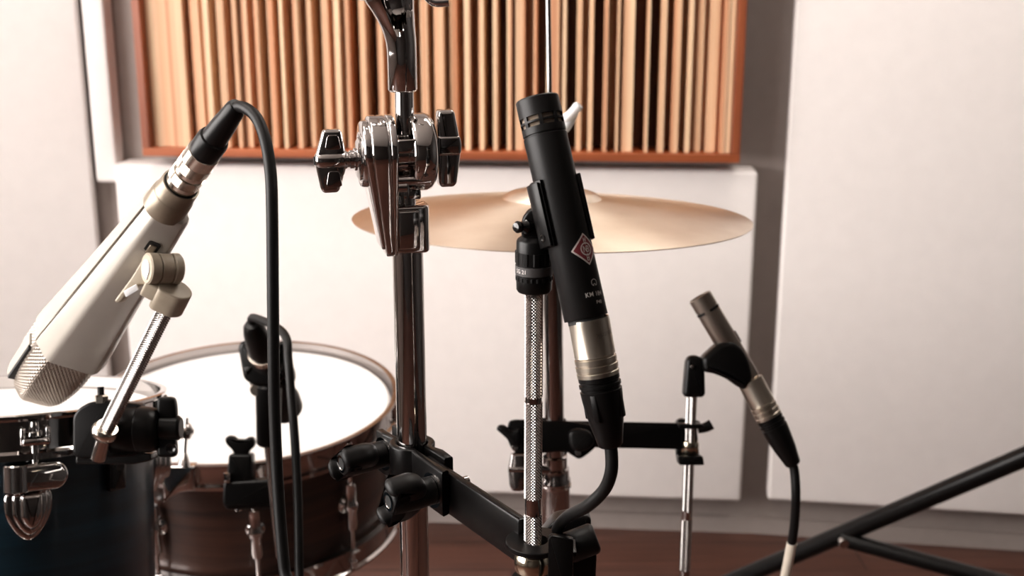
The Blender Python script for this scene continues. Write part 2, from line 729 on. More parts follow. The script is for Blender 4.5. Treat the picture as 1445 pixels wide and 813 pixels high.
# ------------------------------------------------------------------ acoustic panels
def fabric_panel(p0, u, n, u0, u1, z0, z1, th, label, off=0.004):
    c = p0 + u * ((u0 + u1) / 2) + n * (off + th / 2)
    m = Matrix((u, -n, Vector((0, 0, 1)))).transposed().to_4x4()
    m.translation = Vector((c.x, c.y, (z0 + z1) / 2))
    b_ = B()
    box(b_, (0, 0, 0), (u1 - u0, th, z1 - z0), m, 0.008, 3)
    o = obj('acoustic_panel', b_, 'fabric')
    return tag(o, label, 'acoustic panel', 'white fabric wall panels')


def pl(px, py, p0, u, n, off):
    """(u, z) of the wall point seen at px,py on the plane off in front of the wall"""
    q = on_plane(px, py, p0 + n * off, n)
    return (q - p0).dot(u), q.z


# lower centre panel
TH = 0.075
u0, z1a = pl(161, 233, WB_P, WB_U, WB_N, TH)
u1, z1b = pl(1070, 240, WB_P, WB_U, WB_N, TH)
_, z0 = pl(880, 702, WB_P, WB_U, WB_N, TH)
LOW_TOP = (z1a + z1b) / 2
fabric_panel(WB_P, WB_U, WB_N, u0, u1, z0, LOW_TOP, TH, 'wide low white fabric panel under the slatted wood panel')
# right panel
u0, _ = pl(1100, 400, RC, WR_U, WR_N, 0.05)
_, zb = pl(1260, 716, RC, WR_U, WR_N, 0.05)
fabric_panel(RC, WR_U, WR_N, u0, u0 + 1.0, zb, 2.35, 0.05, 'tall white fabric panel on the wall behind the small nickel microphone')
# left panel on the splayed wall
u0, _ = pl(126, 200, LC, WL_U, WL_N, 0.05)
fabric_panel(LC, WL_U, WL_N, u0, 1.3, 0.25, 2.35, 0.05, 'big white fabric panel on the wall left of the beige microphone')
# narrow panel in the corner, upper
u1, _ = pl(153, 100, WB_P, WB_U, WB_N, 0.05)
_, zb = pl(148, 258, WB_P, WB_U, WB_N, 0.05)
fabric_panel(WB_P, WB_U, WB_N, u1 - 0.045, u1, zb, 2.3, 0.045, 'narrow white fabric panel in the corner left of the slatted wood')

# slatted wood panel ------------------------------------------------
WT = 0.11
wp = lambda px, py: pl(px, py, WB_P, WB_U, WB_N, WT)
wu0 = wp(193, 100)[0]
wu1 = wp(1050, 100)[0]
wz0 = wp(620, 225)[1]
wz1 = wz0 + 0.95
org = WB_P + WB_N * 0.004
Mw = Matrix((WB_U, -WB_N, Vector((0, 0, 1)))).transposed().to_4x4()
Mw.translation = org + WB_U * wu0 + Vector((0, 0, wz0))
W, H = wu1 - wu0, wz1 - wz0
fw = 0.016
sl = thing('slatted_wood_panel', 'wooden slatted sound diffuser in a reddish frame on the back wall', 'acoustic panel',
           Mw.translation)


def local_part(name, b_, mat, parent, mw, smooth=False):
    """part whose mesh is in the frame mw (so that object coordinates follow the panel)"""
    o = obj(name, b_, mat, None, smooth)
    o.matrix_world = mw
    o.parent = parent
    o.matrix_parent_inverse = world(parent).inverted()
    o.matrix_basis = mw
    return o


bm = B()
box(bm, (W / 2, -WT / 2, fw / 2), (W, WT, fw), None, 0.002)
local_part('frame_rail', bm, 'frame_wood', sl, Mw)
bm = B()
box(bm, (W / 2, -WT / 2, H - fw / 2), (W, WT, fw), None, 0.002)
local_part('frame_rail', bm, 'frame_wood', sl, Mw)
for xx in (fw / 2, W - fw / 2):
    bm = B()
    box(bm, (xx, -WT / 2, H / 2), (fw, WT, H - 2 * fw), None, 0.002)
    local_part('frame_upright', bm, 'frame_wood_v', sl, Mw)
bm = B()
box(bm, (W / 2, -0.01, H / 2), (W - 2 * fw, 0.012, H - 2 * fw))
local_part('backing', bm, 'panel_back', sl, Mw)
# dark gaps read off the photo (pixel centre on the top row, half width, how deep)
GAPS = [(256, 3, .5), (277, 3.5, .6), (296, 5, .9), (318, 5, .8), (332, 2, .4), (349, 5, .8), (367, 5, 1), (386, 4, .6),
        (403, 6, 1), (422, 4, .6), (441, 6, 1), (463, 4, .7), (480, 3, .4), (497, 6, 1), (520, 6, 1), (541, 5, .9),
        (563, 4, .6), (585, 5, .9), (606, 4, .8), (628, 3, .5), (648, 5, .9), (668, 5, .9), (688, 5.5, 1), (708, 5.5, 1),
        (724, 2, .4), (746, 5, .8), (764, 6, 1), (792, 2, .4), (807, 6, 1), (827, 4, .7), (846, 6, 1), (866, 5, .8),
        (879, 2, .4), (906, 7, 1), (927, 6, 1), (948, 4, .8), (969, 4, .7), (985, 3, .4), (1001, 3, .5), (1022, 2, .3)]
bm = B()
deep = B()
x = fw + 0.001
front = -(WT - 0.012)
for (g, hw, dp) in GAPS:
    c = wp(g, 0)[0] - wu0
    h = hw / 660.0
    if c - h - x > 0.003:
        # slats in one run, sometimes two boards of different projection
        a, b = x, c - h
        n = max(1, int(round((b - a) / 0.030)))
        for k in range(n):
            aa = a + (b - a) * k / n
            bb = a + (b - a) * (k + 1) / n
            ff = front + random.choice((0, 0.004, 0.010, 0.016))
            box(bm, ((aa + bb) / 2, (ff - 0.016) / 2, H / 2), (bb - aa - 0.0006, -(ff + 0.016), H - 2 * fw), None, 0.0012, 1)
    # a board set further back fills the bottom of the gap
    fb = front * (1 - 0.95 * dp)
    if dp < 0.95:
        box(bm, (c, (fb - 0.016) / 2, H / 2), (2 * h + 0.001, max(-(fb + 0.016), 0.002), H - 2 * fw))
    x = c + h
a, b = x, W - fw - 0.001
for k in range(2):
    aa = a + (b - a) * k / 2
    bb = a + (b - a) * (k + 1) / 2
    box(bm, ((aa + bb) / 2, (front - 0.016 + 0.004 * k) / 2, H / 2), (bb - aa - 0.0006, -(front + 0.016), H - 2 * fw), None, 0.0012, 1)
deep.free()
local_part('slats', bm, 'slat', sl, Mw)

# ================================================================== CHROME STAND (foreground)
POLE = P(582, 650, 0.742)
PX, PY = POLE.x, POLE.y
zz = lambda py: zpy(PY, py)
st = thing('cymbal_stand', 'shiny chrome cymbal boom stand with ratchet clamp, standing in front', 'stand', (PX, PY, 0))
D0 = lambda z: PY * CS - (z - CAM_H) * SN
z_cl = zz(222)
s = D0(z_cl) / F                      # metres per photo pixel at the clamp
PHI = math.radians(15)
LX = Vector((math.cos(PHI), math.sin(PHI), 0))
LY = Vector((-math.sin(PHI), math.cos(PHI), 0))
LZ = Vector((0, 0, 1))
Mc = Matrix((LX * s, LY * s, LZ * s)).transposed().to_4x4()
Mc.translation = Vector((PX, PY, z_cl))
# frame whose XY is the clamp's YZ plane and whose Z is the clamp's X axis
Mside = Mc @ Matrix(((0, 0, 1, 0), (1, 0, 0, 0), (0, 1, 0, 0), (0, 0, 0, 1)))
# frame whose XY is clamp XZ plane, Z pointing to the back
Mfront = Mc @ Matrix(((1, 0, 0, 0), (0, 0, 1, 0), (0, 1, 0, 0), (0, 0, 0, 1)))
r_low = 21.5 * D0(zz(450)) / F
r_up = 13.2 * s

bm = B()
cyl(bm, (PX, PY, 0.22), (PX, PY, zz(320)), r_low, seg=48)
obj('lower_tube', bm, 'chrome', st)
bm = B()
cyl(bm, (PX, PY, zz(330)), (PX, PY, zz(120)), r_up, seg=40)
obj('upper_tube', bm, 'chrome', st)
bm = B()
cyl(bm, (PX, PY, 0.02), (PX, PY, 0.30), r_low + 0.004)
cyl(bm, (PX, PY, 0.30), (PX, PY, 0.36), r_low + 0.009)
obj('base_collar', bm, 'chrome', st)
for k in range(3):
    a = math.radians(30 + 120 * k)
    d = Vector((math.cos(a), math.sin(a), 0))
    bm = B()
    tube(bm, [Vector((PX, PY, 0.33)) + d * 0.012, Vector((PX, PY, 0.18)) + d * 0.20, Vector((PX, PY, 0.012)) + d * 0.36], 0.008, 14)
    lg = obj('leg', bm, 'chrome', st)
    bm = B()
    cyl(bm, Vector((PX, PY, 0)) + d * 0.36, Vector((PX, PY, 0.035)) + d * 0.35, 0.013)
    obj('rubber_foot', bm, 'rubber', lg)


def teardrop(R, zc, zb, wb, n=40):
    """rounded cam outline in (y, z): a round top and straight flanks down to a narrow foot"""
    pts = []
    a0 = math.radians(-18)
    for i in range(n + 1):
        a = a0 + (PI - 2 * a0) * i / n
        pts.append((R * math.cos(a), zc + R * math.sin(a)))
    foot = rpoly([(-R * 0.94, zc - 10), (-wb, zb), (wb, zb), (R * 0.94, zc - 10)], 10, 4)
    keep = [p for p in foot if p[1] < zc - 22]
    return pts + keep


# left ratchet body: outer plate, groove, inner plate
bm = B()
prism(bm, teardrop(44, 10, -128, 24), -64, -50, Mside, 5, 4)
prism(bm, teardrop(51.5, 9, -137, 30), -54, -29, Mside, 4, 4)
prism(bm, teardrop(50.5, 9, -136, 28.5), -30, -28, Mside, 0.5, 1)
prism(bm, teardrop(52, 9, -137, 30), -28, -18, Mside, 2.5, 3)
inv = Mc.inverted()
for v in bm.verts:
    l = inv @ v.co
    if l.z < 10:
        l.x += (10 - l.z) / 147.0 * 24 * max(0.0, (-20 - l.x) / 42.0)
        v.co = Mc @ l
cheek = obj('ratchet_body', bm, 'chrome', st, angle=50)
bm = B()
lathe(bm, [(0, -70), (24, -70), (30, -67), (31, -61), (31, -55)], Mside, 48)
lathe(bm, [(33, -63), (35, -65), (38, -65), (40, -62), (40, -56)], Mside, 48)
obj('face_boss', bm, 'chrome', cheek)
# right drum
bm = B()
lathe(bm, [(30, 14), (46, 6), (51, 4), (53.5, 6), (54.5, 10), (55, 26), (52.5, 33), (46, 38), (36, 40), (0, 40)], Mside @ Matrix.Translation((0, 7, 0)), 56)
lathe(bm, [(0, -22), (27, -22), (27, 12)], Mside @ Matrix.Translation((0, 7, 0)), 40)
drum = obj('ratchet_drum', bm, 'chrome', st, angle=50)
# details in front of the tube
bm = B()
prism(bm, rpoly([(-20, 12), (6, 12), (8, 18), (30, 20), (34, 28), (28, 33), (-20, 31)], 5), -48, -14, Mfront, 2.5)
obj('stop_plate', bm, 'chrome', drum)
bm = B()
box(bm, (20, -34, -1), (30, 34, 30), Mc, 4, 3)
box(bm, (8, -40, -1), (5, 26, 26), Mc, 1.5, 1)
obj('clamp_block', bm, 'chrome', drum, angle=50)
bm = B()
cyl(bm, Mc @ Vector((-20, -36, -27)), Mc @ Vector((28, -36, -27)), 7 * s)
cyl(bm, Mc @ Vector((-22, -36, -36)), Mc @ Vector((-6, -36, -36)), 8 * s)
obj('hinge_pin', bm, 'chrome', drum)
# left wing screw
bm = B()
lathe(bm, [(11, -84), (11, -80), (13, -79), (13, -74), (16, -73), (16, -67), (12, -66), (12, -60)], Mside, 32)
lathe(bm, [(0, -127), (8, -127), (12, -124), (13, -118), (13, -84), (11, -82)], Mside, 32)
prism(bm, rpoly([(-127, 4), (-116, 40), (-113, 43), (-92, 43), (-89, 39), (-85, 12), (-85, -12), (-95, -42), (-99, -45), (-117, -45),
                 (-121, -40), (-127, -6)], 4, 4), -9, 9, Mfront, 5, 4)
wg = obj('wing_screw', bm, 'chrome', st, angle=50)
bm = B()
lathe(bm, [(0, -128.5), (6, -128.5), (6, -126)], Mside, 24)
obj('screw_socket', bm, 'slot', wg)
bm = B()
for (zA, zB) in ((14, 36), (-38, -14)):
    prism(bm, rpoly([(-114, zA + 2), (-110, zB), (-95, zB), (-91, zA + 2)], 4, 3), -10.0, 10.0, Mfront, 1)
obj('wing_recess', bm, 'dark_chrome', wg)
# right wing screw
bm = B()
lathe(bm, [(14, 38), (14, 46), (17, 47), (17, 66), (12, 70), (0, 71)], Mside @ Matrix.Translation((0, 8, 0)), 32)
prism(bm, rpoly([(44, 60), (46, 66), (66, 66), (69, 62), (76, 24), (77, 6), (71, -38), (66, -43), (48, -43), (45, -38)], 5, 4), -17, 9, Mfront, 6, 4)
wr = obj('wing_screw', bm, 'chrome', st, angle=50)
bm = B()
prism(bm, rpoly([(43.5, 30), (75, 30), (77.4, 20), (77.4, 8), (75, 2), (43.5, 2)], 3, 3), -18.4, 10, Mfront, 4, 4)
obj('wing_band', bm, 'chrome', wr, angle=50)
# collar round the lower tube
bm = B()
prism(bm, rpoly([(-24, -24), (26, -24), (31, -10), (31, 18), (24, 24), (-24, 24)], 9, 5), -135, -66, Mc, 5, 4)
prism(bm, rpoly([(-17, -27.5), (14, -27.5), (14, -20), (-17, -20)], 3, 3), -128, -72, Mc, 3, 3)
obj('height_collar', bm, 'chrome', st, angle=50)
bm = B()
box(bm, (-16, 2, -62), (14, 30, 20), Mc, 3)
box(bm, (6, 0, -52), (26, 26, 14), Mc, 3)
obj('collar_bridge', bm, 'chrome', st)


# boom tilter above
def sell(cx, rx, ry, z, cy=0.0, n=40, p=2.4):
    out = []
    for i in range(n):
        a = 2 * PI * i / n
        c, q = math.cos(a), math.sin(a)
        out.append((cx + rx * math.copysign(abs(c) ** (2 / p), c), cy + ry * math.copysign(abs(q) ** (2 / p), q), z))
    return out


Mt = Matrix((Vector((1, 0, 0)) * s, Vector((0, 1, 0)) * s, LZ * s)).transposed().to_4x4()
Mt.translation = Vector((PX, PY, z_cl))
bm = B()


def yoke(cx, rx, ry, z, p=2.2, n=120):
    """section of the tilter: rounded outline with a V-shaped mouth cut into its front"""
    out = []
    a_, b_ = -6 - (z - 170) * .40, min(-6 + (z - 170) * .55, 14)
    dep = min(max(0, (z - 168)) * 1.1, 36)
    for i in range(n):
        t_ = 2 * PI * i / n
        c, q_ = math.cos(t_), math.sin(t_)
        x_ = cx + rx * math.copysign(abs(c) ** (2 / p), c)
        y_ = ry * math.copysign(abs(q_) ** (2 / p), q_)
        if z > 170 and y_ < 0 and a_ < x_ < b_:
            w_ = min((x_ - a_), (b_ - x_)) / 3.0
            y_ = min(y_ + dep * min(1.0, w_), 12)
        out.append((x_, y_, z))
    return out


loft(bm, [sell(-2, 18, 18, 92, p=2, n=120), sell(-2, 20.5, 20.5, 95, p=2, n=120), sell(-2, 20.5, 20.5, 145, p=2, n=120)] +
     [yoke(*k_) for k_ in ((-2.5, 21, 21, 158), (-4, 22, 22, 168), (-5.5, 23, 23.5, 176), (-7.5, 24.5, 25, 184), (-10, 27, 26.5, 193), (-13, 29.5, 28, 202), (-16.5, 33, 29, 212),
                           (-19.5, 35.5, 30, 222), (-21, 37, 31, 235), (-21.5, 37.5, 31, 250), (-21.5, 37, 29, 268), (-21.5, 35, 22, 284), (-21.5, 31, 12, 294))], Mt)
til = obj('boom_tilter', bm, 'chrome', st, angle=55)
bm = B()
Mts = Mt @ Matrix(((0, 0, 1, 0), (1, 0, 0, 0), (0, 1, 0, 0), (0, 0, 0, 1)))
lathe(bm, [(0, -64), (12, -64), (14, -61), (17, -61), (18, -63), (21, -63), (22, -60), (26, -60), (28, -57), (28, -40)], Mts @ Matrix.Translation((0, 243, 0)), 48)
obj('tilter_disc', bm, 'chrome', til)
bm = B()
lathe(bm, [(0, -34), (17, -34), (19, -32), (19, 8), (17, 10), (0, 10)], Mts @ Matrix.Translation((0, 246, 0)), 40)
obj('pivot_barrel', bm, 'black_gloss', til)
bm = B()
tube(bm, [Mt @ Vector(p) for p in ((16, 0, 240), (26, -2, 232), (36, -2, 220), (46, -4, 213), (64, -4, 214))], [5 * s, 6 * s, 6.5 * s, 6.5 * s, 6.5 * s], 14, 6)
obj('wing_lever', bm, 'chrome', til)
bm = B()
tube(bm, [Mt @ Vector((-10, 0, 240)), Mt @ Vector((-40, 380, 520)), Mt @ Vector((-60, 700, 700))], 11 * s, 20, 3)
obj('boom_arm', bm, 'chrome', st)


# ================================================================== BLACK ARM CLAMP ON THE POLE
def knob_bm(b_, fr, sc, hub=11.0, length=46.0, wing=34.0, thick=10.0, root=12.0):
    """two-winged plastic knob: local Z points outwards, wings along local X; sizes times sc"""
    S = Matrix.Scale(sc, 4)
    mm = fr @ S
    lathe(b_, [(root * .8, 0), (root, 2), (root, 8), (hub, 10), (hub + 1, 20), (hub, length - 3), (hub - 3, length), (0, length)], mm, 28)
    pts = rpoly([(-hub, 12), (hub, 12), (wing, 22), (wing + 4, 34), (wing + 1, length + 6), (wing - 9, length + 8), (hub, length - 6),
                 (-hub, length - 6), (-wing + 9, length + 8), (-wing - 1, length + 6), (-wing - 4, 34), (-wing, 22)], 6, 4)
    m2 = mm @ Matrix(((1, 0, 0, 0), (0, 0, 1, 0), (0, 1, 0, 0), (0, 0, 0, 1)))
    prism(b_, pts, -thick, thick, m2, thick * .8, 4)


ROD = P(752, 765, 0.636)
zA = POLE.z
uu = Vector((ROD.x - PX, ROD.y - PY, 0))
UL = uu.length
uu.normalize()
nn = Vector((uu.y, -uu.x, 0))
if nn.x > 0:
    nn = -nn
Mk = Matrix((uu, nn, LZ)).transposed().to_4x4()
Mk.translation = Vector((PX, PY, zA))
mm_ = 0.001
ck = thing('mic_arm_clamp', 'black clamp arm bolted to the chrome pole and holding the nearest knurled rod', 'clamp', (PX, PY, zA - 0.02))
bm = B()
box(bm, (0.070, 0.0, -0.0037), (0.104, 0.0055, 0.0265), Mk, 0.0016)
obj('arm', bm, 'powder', ck)
bm = B()
# front jaw bowed round the tube, drawn in plan (u, n)
R1, R2 = r_low + 0.0005, r_low + 0.0050
plan = [(-0.030, 0.004), (-0.020, 0.004)]
arc = [(R1 * math.cos(a), R1 * math.sin(a)) for a in [math.radians(160 - 14 * i) for i in range(11)]]
plan += arc + [(0.016, 0.0035), (0.050, 0.0035), (0.051, 0.0085), (0.022, 0.0085)]
plan += [(R2 * math.cos(a), R2 * math.sin(a)) for a in [math.radians(30 + 12 * i) for i in range(11)]] + [(-0.021, 0.009), (-0.030, 0.009)]
prism(bm, plan, -0.0155, 0.0125, Mk, 0.0012, 2)
obj('front_jaw', bm, 'powder', ck, angle=50)
bm = B()
plan2 = [(-0.032, -0.003), (-0.019, -0.003)] + [(R1 * math.cos(a), -R1 * math.sin(a)) for a in [math.radians(160 - 14 * i) for i in range(11)]]
plan2 += [(0.018, -0.003), (0.034, -0.003), (0.034, -0.009), (0.021, -0.010)]
plan2 += [(R2 * math.cos(a), -R2 * math.sin(a)) for a in [math.radians(30 + 12 * i) for i in range(11)]] + [(-0.022, -0.009), (-0.032, -0.009)]
prism(bm, plan2, -0.0155, 0.0125, Mk, 0.0012, 2)
obj('rear_jaw', bm, 'powder', ck, angle=50)
for (u_, zk, tilt, lab) in ((-0.0215, -0.001, 62, 'far'), (0.0400, -0.0025, 62, 'near')):
    o_ = Mk @ Vector((u_, 0.0085, zk))
    ca, sa = math.cos(math.radians(tilt)), math.sin(math.radians(tilt))
    fr = frame(o_, nn, uu * ca + LZ * sa if lab == 'near' else uu * 0.75 + LZ * 0.55)
    bm = B()
    knob_bm(bm, fr, 0.00056, hub=15, length=52, wing=27, thick=13, root=15)
    kb = obj('wing_knob', bm, 'rubber', ck, angle=55)
    bm = B()
    ring = [(7, 51.5), (10, 51.5), (10, 53), (7, 53), (6.5, 52)]
    lathe(bm, ring, fr @ Matrix.Scale(0.00056, 4), 28)
    lathe(bm, [(14, -2), (19, -2), (19, 1.5), (14, 1.5)], fr @ Matrix.Scale(0.00056, 4), 28)
    obj('steel_ring', bm, 'chrome', kb)
    bm = B()
    lathe(bm, [(0, 52.5), (6.6, 52.5), (6.6, 50)], fr @ Matrix.Scale(0.00056, 4), 24)
    obj('knob_socket', bm, 'slot', kb)
    bm = B()
    cyl(bm, o_ - nn * 0.024, o_ + nn * 0.004, 0.0032)
    obj('bolt', bm, 'dark_chrome', ck)
# washer plate round the rod
bm = B()
RX, RY = ROD.x, ROD.y
t = bmesh.new()
r0, r1, hh = 0.0066, 0.0160, 0.0015
loops = []
for (rr, z) in ((r0, -hh), (r1 - .0004, -hh), (r1, -hh + .0004), (r1, hh - .0004), (r1 - .0004, hh), (r0, hh), (r0, -hh)):
    loops.append([(rr * math.cos(2 * PI * i / 48), rr * math.sin(2 * PI * i / 48), z) for i in range(48)])
t.free()
loft(bm, loops, Matrix.Translation((RX + 0.0015, RY, zA - 0.0005)), cap0=False, cap1=False)
box(bm, (RX + 0.0175, RY - 0.006, zA - 0.0005), (0.010, 0.016, 0.003), None, 0.001)
obj('ring_plate', bm, 'powder', ck)
# bent end plate, block and end knob
bm = B()
e0 = P(791, 790, 0.6235)
prism(bm, rpoly([(-0.0065, -0.030), (0.0065, -0.030), (0.0065, 0.0125), (-0.0050, 0.0145), (-0.0065, 0.0125)], 0.0016, 3), -0.002, 0.002,
      frame(e0, (0, -1, 0.0), (1, 0, 0)), 0.0007, 2)
obj('end_plate', bm, 'powder', ck)
bm = B()
e1_ = P(806, 775, 0.674)
prism(bm, rpoly([(-0.019, -0.030), (0.013, -0.030), (0.0140, 0.000), (0.0105, 0.006), (0.0105, 0.0215), (0.006, 0.0235), (-0.010, 0.0200), (-0.019, 0.008)], 0.003, 4), -0.007, 0.008,
      frame(e1_, (0, -1, 0.05), (1, 0, 0)), 0.0022, 3)
obj('end_block', bm, 'powder', ck, angle=50)
bm = B()
ka, kb2 = P(800, 774, 0.650), P(842, 758, 0.650)
kl = (kb2 - ka).length
lathe(bm, [(0.004, 0), (0.0076, 0), (0.0086, 0.001), (0.0086, kl - 0.0030)] + [(0.0056 + 0.0030 * math.cos(math.radians(a_)), kl - 0.0030 + 0.0030 * math.sin(math.radians(a_))) for a_ in (15, 30, 45, 60, 75, 90)] + [(0, kl)],
      frame(ka, kb2 - ka), 40)
lathe(bm, [(0.0, -0.0002), (0.003, -0.0002), (0.003, 0.0005)], frame(P(800, 772, 0.648), RIGHT))
obj('end_knob', bm, 'rubber', ck, angle=50)

# ------------------------------------------------------------------ knurled rod in the clamp
rod = thing('knurled_rod', 'vertical knurled steel rod carrying the black pencil microphone', 'rod', (RX, RY, zA - 0.03))
zr = lambda py: zpy(RY, py)
rr = 13.2 * 0.615 / F
for a, b in ((405, 559), (567, 702), (725, 800)):
    bm = B()
    knurl(bm, (RX, RY, zr(b)), (RX, RY, zr(a)), rr, 18, 0.0006)
    obj('knurled_grip', bm, 'steel', rod, smooth=False)
for a, b in ((556, 570), (699, 728)):
    bm = B()
    cyl(bm, (RX, RY, zr(b)), (RX, RY, zr(a)), rr - 0.0005)
    obj('smooth_band', bm, 'dark_chrome', rod)
bm = B()
cyl(bm, (RX, RY, zr(830)), (RX, RY, zr(798)), rr - 0.0006)
obj('threaded_end', bm, 'steel', rod)
bm = B()
zn = zr(793)
lathe(bm, [(rr, 0.0078), (0.0066, 0.0078), (0.0086, 0.0062), (0.0098, 0.003), (0.0100, 0.0), (0.0097, -0.0035), (0.0086, -0.0062), (0.0066, -0.0078), (rr, -0.0078)],
      Matrix.Translation((RX, RY, zn)), 44)
obj('lock_nut', bm, 'brass_nut', rod)
bm = B()
lathe(bm, [(0, -0.009), (0.0112, -0.009), (0.0125, -0.003), (0.0112, 0.000), (0, 0.0)], Matrix.Translation((RX, RY, zr(815))), 40)
obj('rubber_washer', bm, 'rubber', rod)

# ------------------------------------------------------------------ swivel clip
clip = thing('microphone_clip', 'black swivel clip gripping the black pencil microphone on the knurled rod', 'microphone clip', (RX, RY, zr(412)))
mpx = 0.602 / F


def Zc(py):
    return zr(py)


bm = B()
lathe(bm, [(0, Zc(411)), (23 * mpx, Zc(411)), (25 * mpx, Zc(408)), (25.5 * mpx, Zc(394)), (25.5 * mpx, Zc(362)), (25 * mpx, Zc(340)),
           (23.5 * mpx, Zc(337)), (18 * mpx, Zc(333)), (10 * mpx, Zc(331)), (0, Zc(330))],
      Matrix.Translation((RX, RY, 0)), 48)
obj('collar', bm, 'black', clip)
bm = B()
loops = []
for z in (Zc(394), Zc(388.5)):
    loops.append([((26.5 if (i // 2) % 2 else 25) * mpx * math.cos(2 * PI * i / 80), (26.5 if (i // 2) % 2 else 25) * mpx * math.sin(2 * PI * i / 80), z) for i in range(80)])
loft(bm, loops, Matrix.Translation((RX, RY, 0)))
loops = []
for z in (Zc(371), Zc(354)):
    loops.append([((27 if (i // 4) % 2 else 25.8) * mpx * math.cos(2 * PI * i / 80), (27 if (i // 4) % 2 else 25.8) * mpx * math.sin(2 * PI * i / 80), z) for i in range(80)])
loft(bm, loops, Matrix.Translation((RX, RY, 0)))
obj('grip_ring', bm, 'black', clip, angle=20)
bm = B()
Rl = 26.6 * mpx
lathe(bm, [(25 * mpx, Zc(386)), (Rl, Zc(385.6)), (Rl, Zc(373.4)), (25 * mpx, Zc(373))], Matrix.Translation((RX, RY, 0)), 56)
lb = obj('label_band', bm, 'label_grey', clip)
bm = B()
# small lettering on the band, seen on its left front
t = text_bm('SG 21', 8.0 * mpx, 0.000012)
fr = Matrix.Translation((RX, RY, 0))
# angle measured so that text runs left to right for the viewer: use a mirrored wrap
for v in t.verts:
    th = math.radians(-90 - 46) + v.co.x / Rl
    v.co = Vector(((Rl + 0.00008) * math.cos(th), (Rl + 0.00008) * math.sin(th), Zc(379.5) + v.co.y))
put(bm, t, fr)
obj('lettering', bm, 'silver', lb, smooth=False)
# mic axis frame -----------------------------------------------------
MT = P(757.5, 139, 0.588)
MBt = P(827, 449, 0.583)
ax = (MT - MBt).normalized()
e1 = (RIGHT - ax * RIGHT.dot(ax)).normalized()
e2 = e1.cross(ax)                                            # away or towards
if e2.dot(FWD) > 0:
    e2 = -e2
Mm = Matrix((e1, e2, ax)).transposed().to_4x4()              # X right, Y towards the viewer, Z up the mic
Mm.translation = MBt
RM = 31.2 * 0.585 / F
ML = (MT - MBt).length
pz = lambda py: ML * (449 - py) / (449 - 139.0)              # photo row on the axis -> distance up the mic


def arc_clip(b_, a0, a1, ri, ro, z0, z1, n=24):
    pts = [(ri * math.cos(math.radians(a0 + (a1 - a0) * i / n)), ri * math.sin(math.radians(a0 + (a1 - a0) * i / n))) for i in range(n + 1)]
    pts += [(ro * math.cos(math.radians(a1 + (a0 - a1) * i / n)), ro * math.sin(math.radians(a1 + (a0 - a1) * i / n))) for i in range(n + 1)]
    prism(b_, pts, z0, z1, Mm, 0.0004, 2)


bm = B()
arc_clip(bm, 128, 372, RM + 0.0001, RM + 0.0020, pz(345), pz(253))
# thick left grip rib
arc_clip(bm, 132, 182, RM + 0.0001, RM + 0.0036, pz(344), pz(256))
obj('clip_sleeve', bm, 'black', clip, angle=45)
bm = B()
a = math.radians(150)
fr = Mm @ frame(((RM + 0.0034) * math.cos(a), (RM + 0.0034) * math.sin(a), pz(331)), (math.cos(a), math.sin(a), 0), (0, 0, 1))
lathe(bm, [(0.0012, 0), (0.0020, 0), (0.0020, 0.0005), (0.0012, 0.0005), (0.0010, 0.0002)], fr, 20)
obj('clip_rivet', bm, 'black_gloss', clip)
# tilting tab between collar and sleeve
bm = B()
k0 = Vector((RX, RY, Zc(318)))
prism(bm, rpoly([(-16, -24), (12, -24), (17, 0), (26, 16), (20, 26), (4, 27), (-9, 22), (-17, 10), (-19, -6)], 5, 4), -9, 9, frame(k0, (0, -1, 0), (1, 0, 0)) @ Matrix.Scale(mpx, 4), 4, 3)
obj('swivel_tab', bm, 'black', clip, angle=50)
bm = B()
kp = Vector((RX, RY, Zc(318))) + Vector((-12 * mpx, -9 * mpx, 0))
fr = frame(kp, (-0.72, -0.69, 0.1)) @ Matrix.Scale(mpx, 4)
lathe(bm, [(9, -8), (10, -4), (10, 2), (7, 5), (5, 9), (8, 12), (8.5, 16), (6, 20), (0, 21)], fr, 28)
obj('swivel_screw', bm, 'black_gloss', clip)
bm = B()
cyl(bm, k0 + Vector((14, 0, 8)) * mpx, Mm @ Vector((-RM * .6, -RM - 0.001, pz(300))), 0.0045)
obj('swivel_neck', bm, 'black', clip)

# ------------------------------------------------------------------ black pencil microphone
mic = thing('pencil_microphone', 'matt black pencil microphone with a red diamond badge, upright in front of the cymbal', 'microphone', MBt)
bm = B()
g = 0.0006
lathe(bm, [(RM - .0012, 0), (RM - .0002, 0.0), (RM, 0.0003), (RM, pz(193)), (RM - g, pz(192)), (RM - g, pz(190.5)), (RM, pz(189.5)), (RM, pz(183))], Mm, 64)
obj('body', bm, 'black_satin', mic)
bm = B()
# capsule head: two rows of slots are real gaps between bars round a mesh cup
lathe(bm, [(RM - .0035, pz(183.2)), (RM, pz(183)), (RM, pz(180)), (RM - .0035, pz(180))], Mm, 64)
lathe(bm, [(RM - .0035, pz(174.3)), (RM, pz(174)), (RM, pz(171.5)), (RM - .0035, pz(171.2))], Mm, 64)
lathe(bm, [(RM - .0035, pz(165.5)), (RM, pz(165)), (RM, pz(141)), (RM - .0006, pz(139)), (RM - .003, pz(139)), (RM - .0032, pz(142)), (0, pz(142))], Mm, 64)
for k in range(8):
    a0 = 95 + 45 * k
    arc_clip(bm, a0 - 5, a0 + 5, RM - .003, RM - 0.0001, pz(181), pz(164), 4)
obj('capsule_head', bm, 'black_satin', mic)
bm = B()
knurl(bm, Mm @ Vector((0, 0, pz(184))), Mm @ Vector((0, 0, pz(163))), RM - .0011, 60, 0.0002)
obj('capsule_mesh', bm, 'grille_brass', mic, smooth=False)
bm = B()
lathe(bm, [(RM - .0016, 0.001), (RM - .0016, -0.0022), (RM - .004, -0.0024)], Mm, 48)
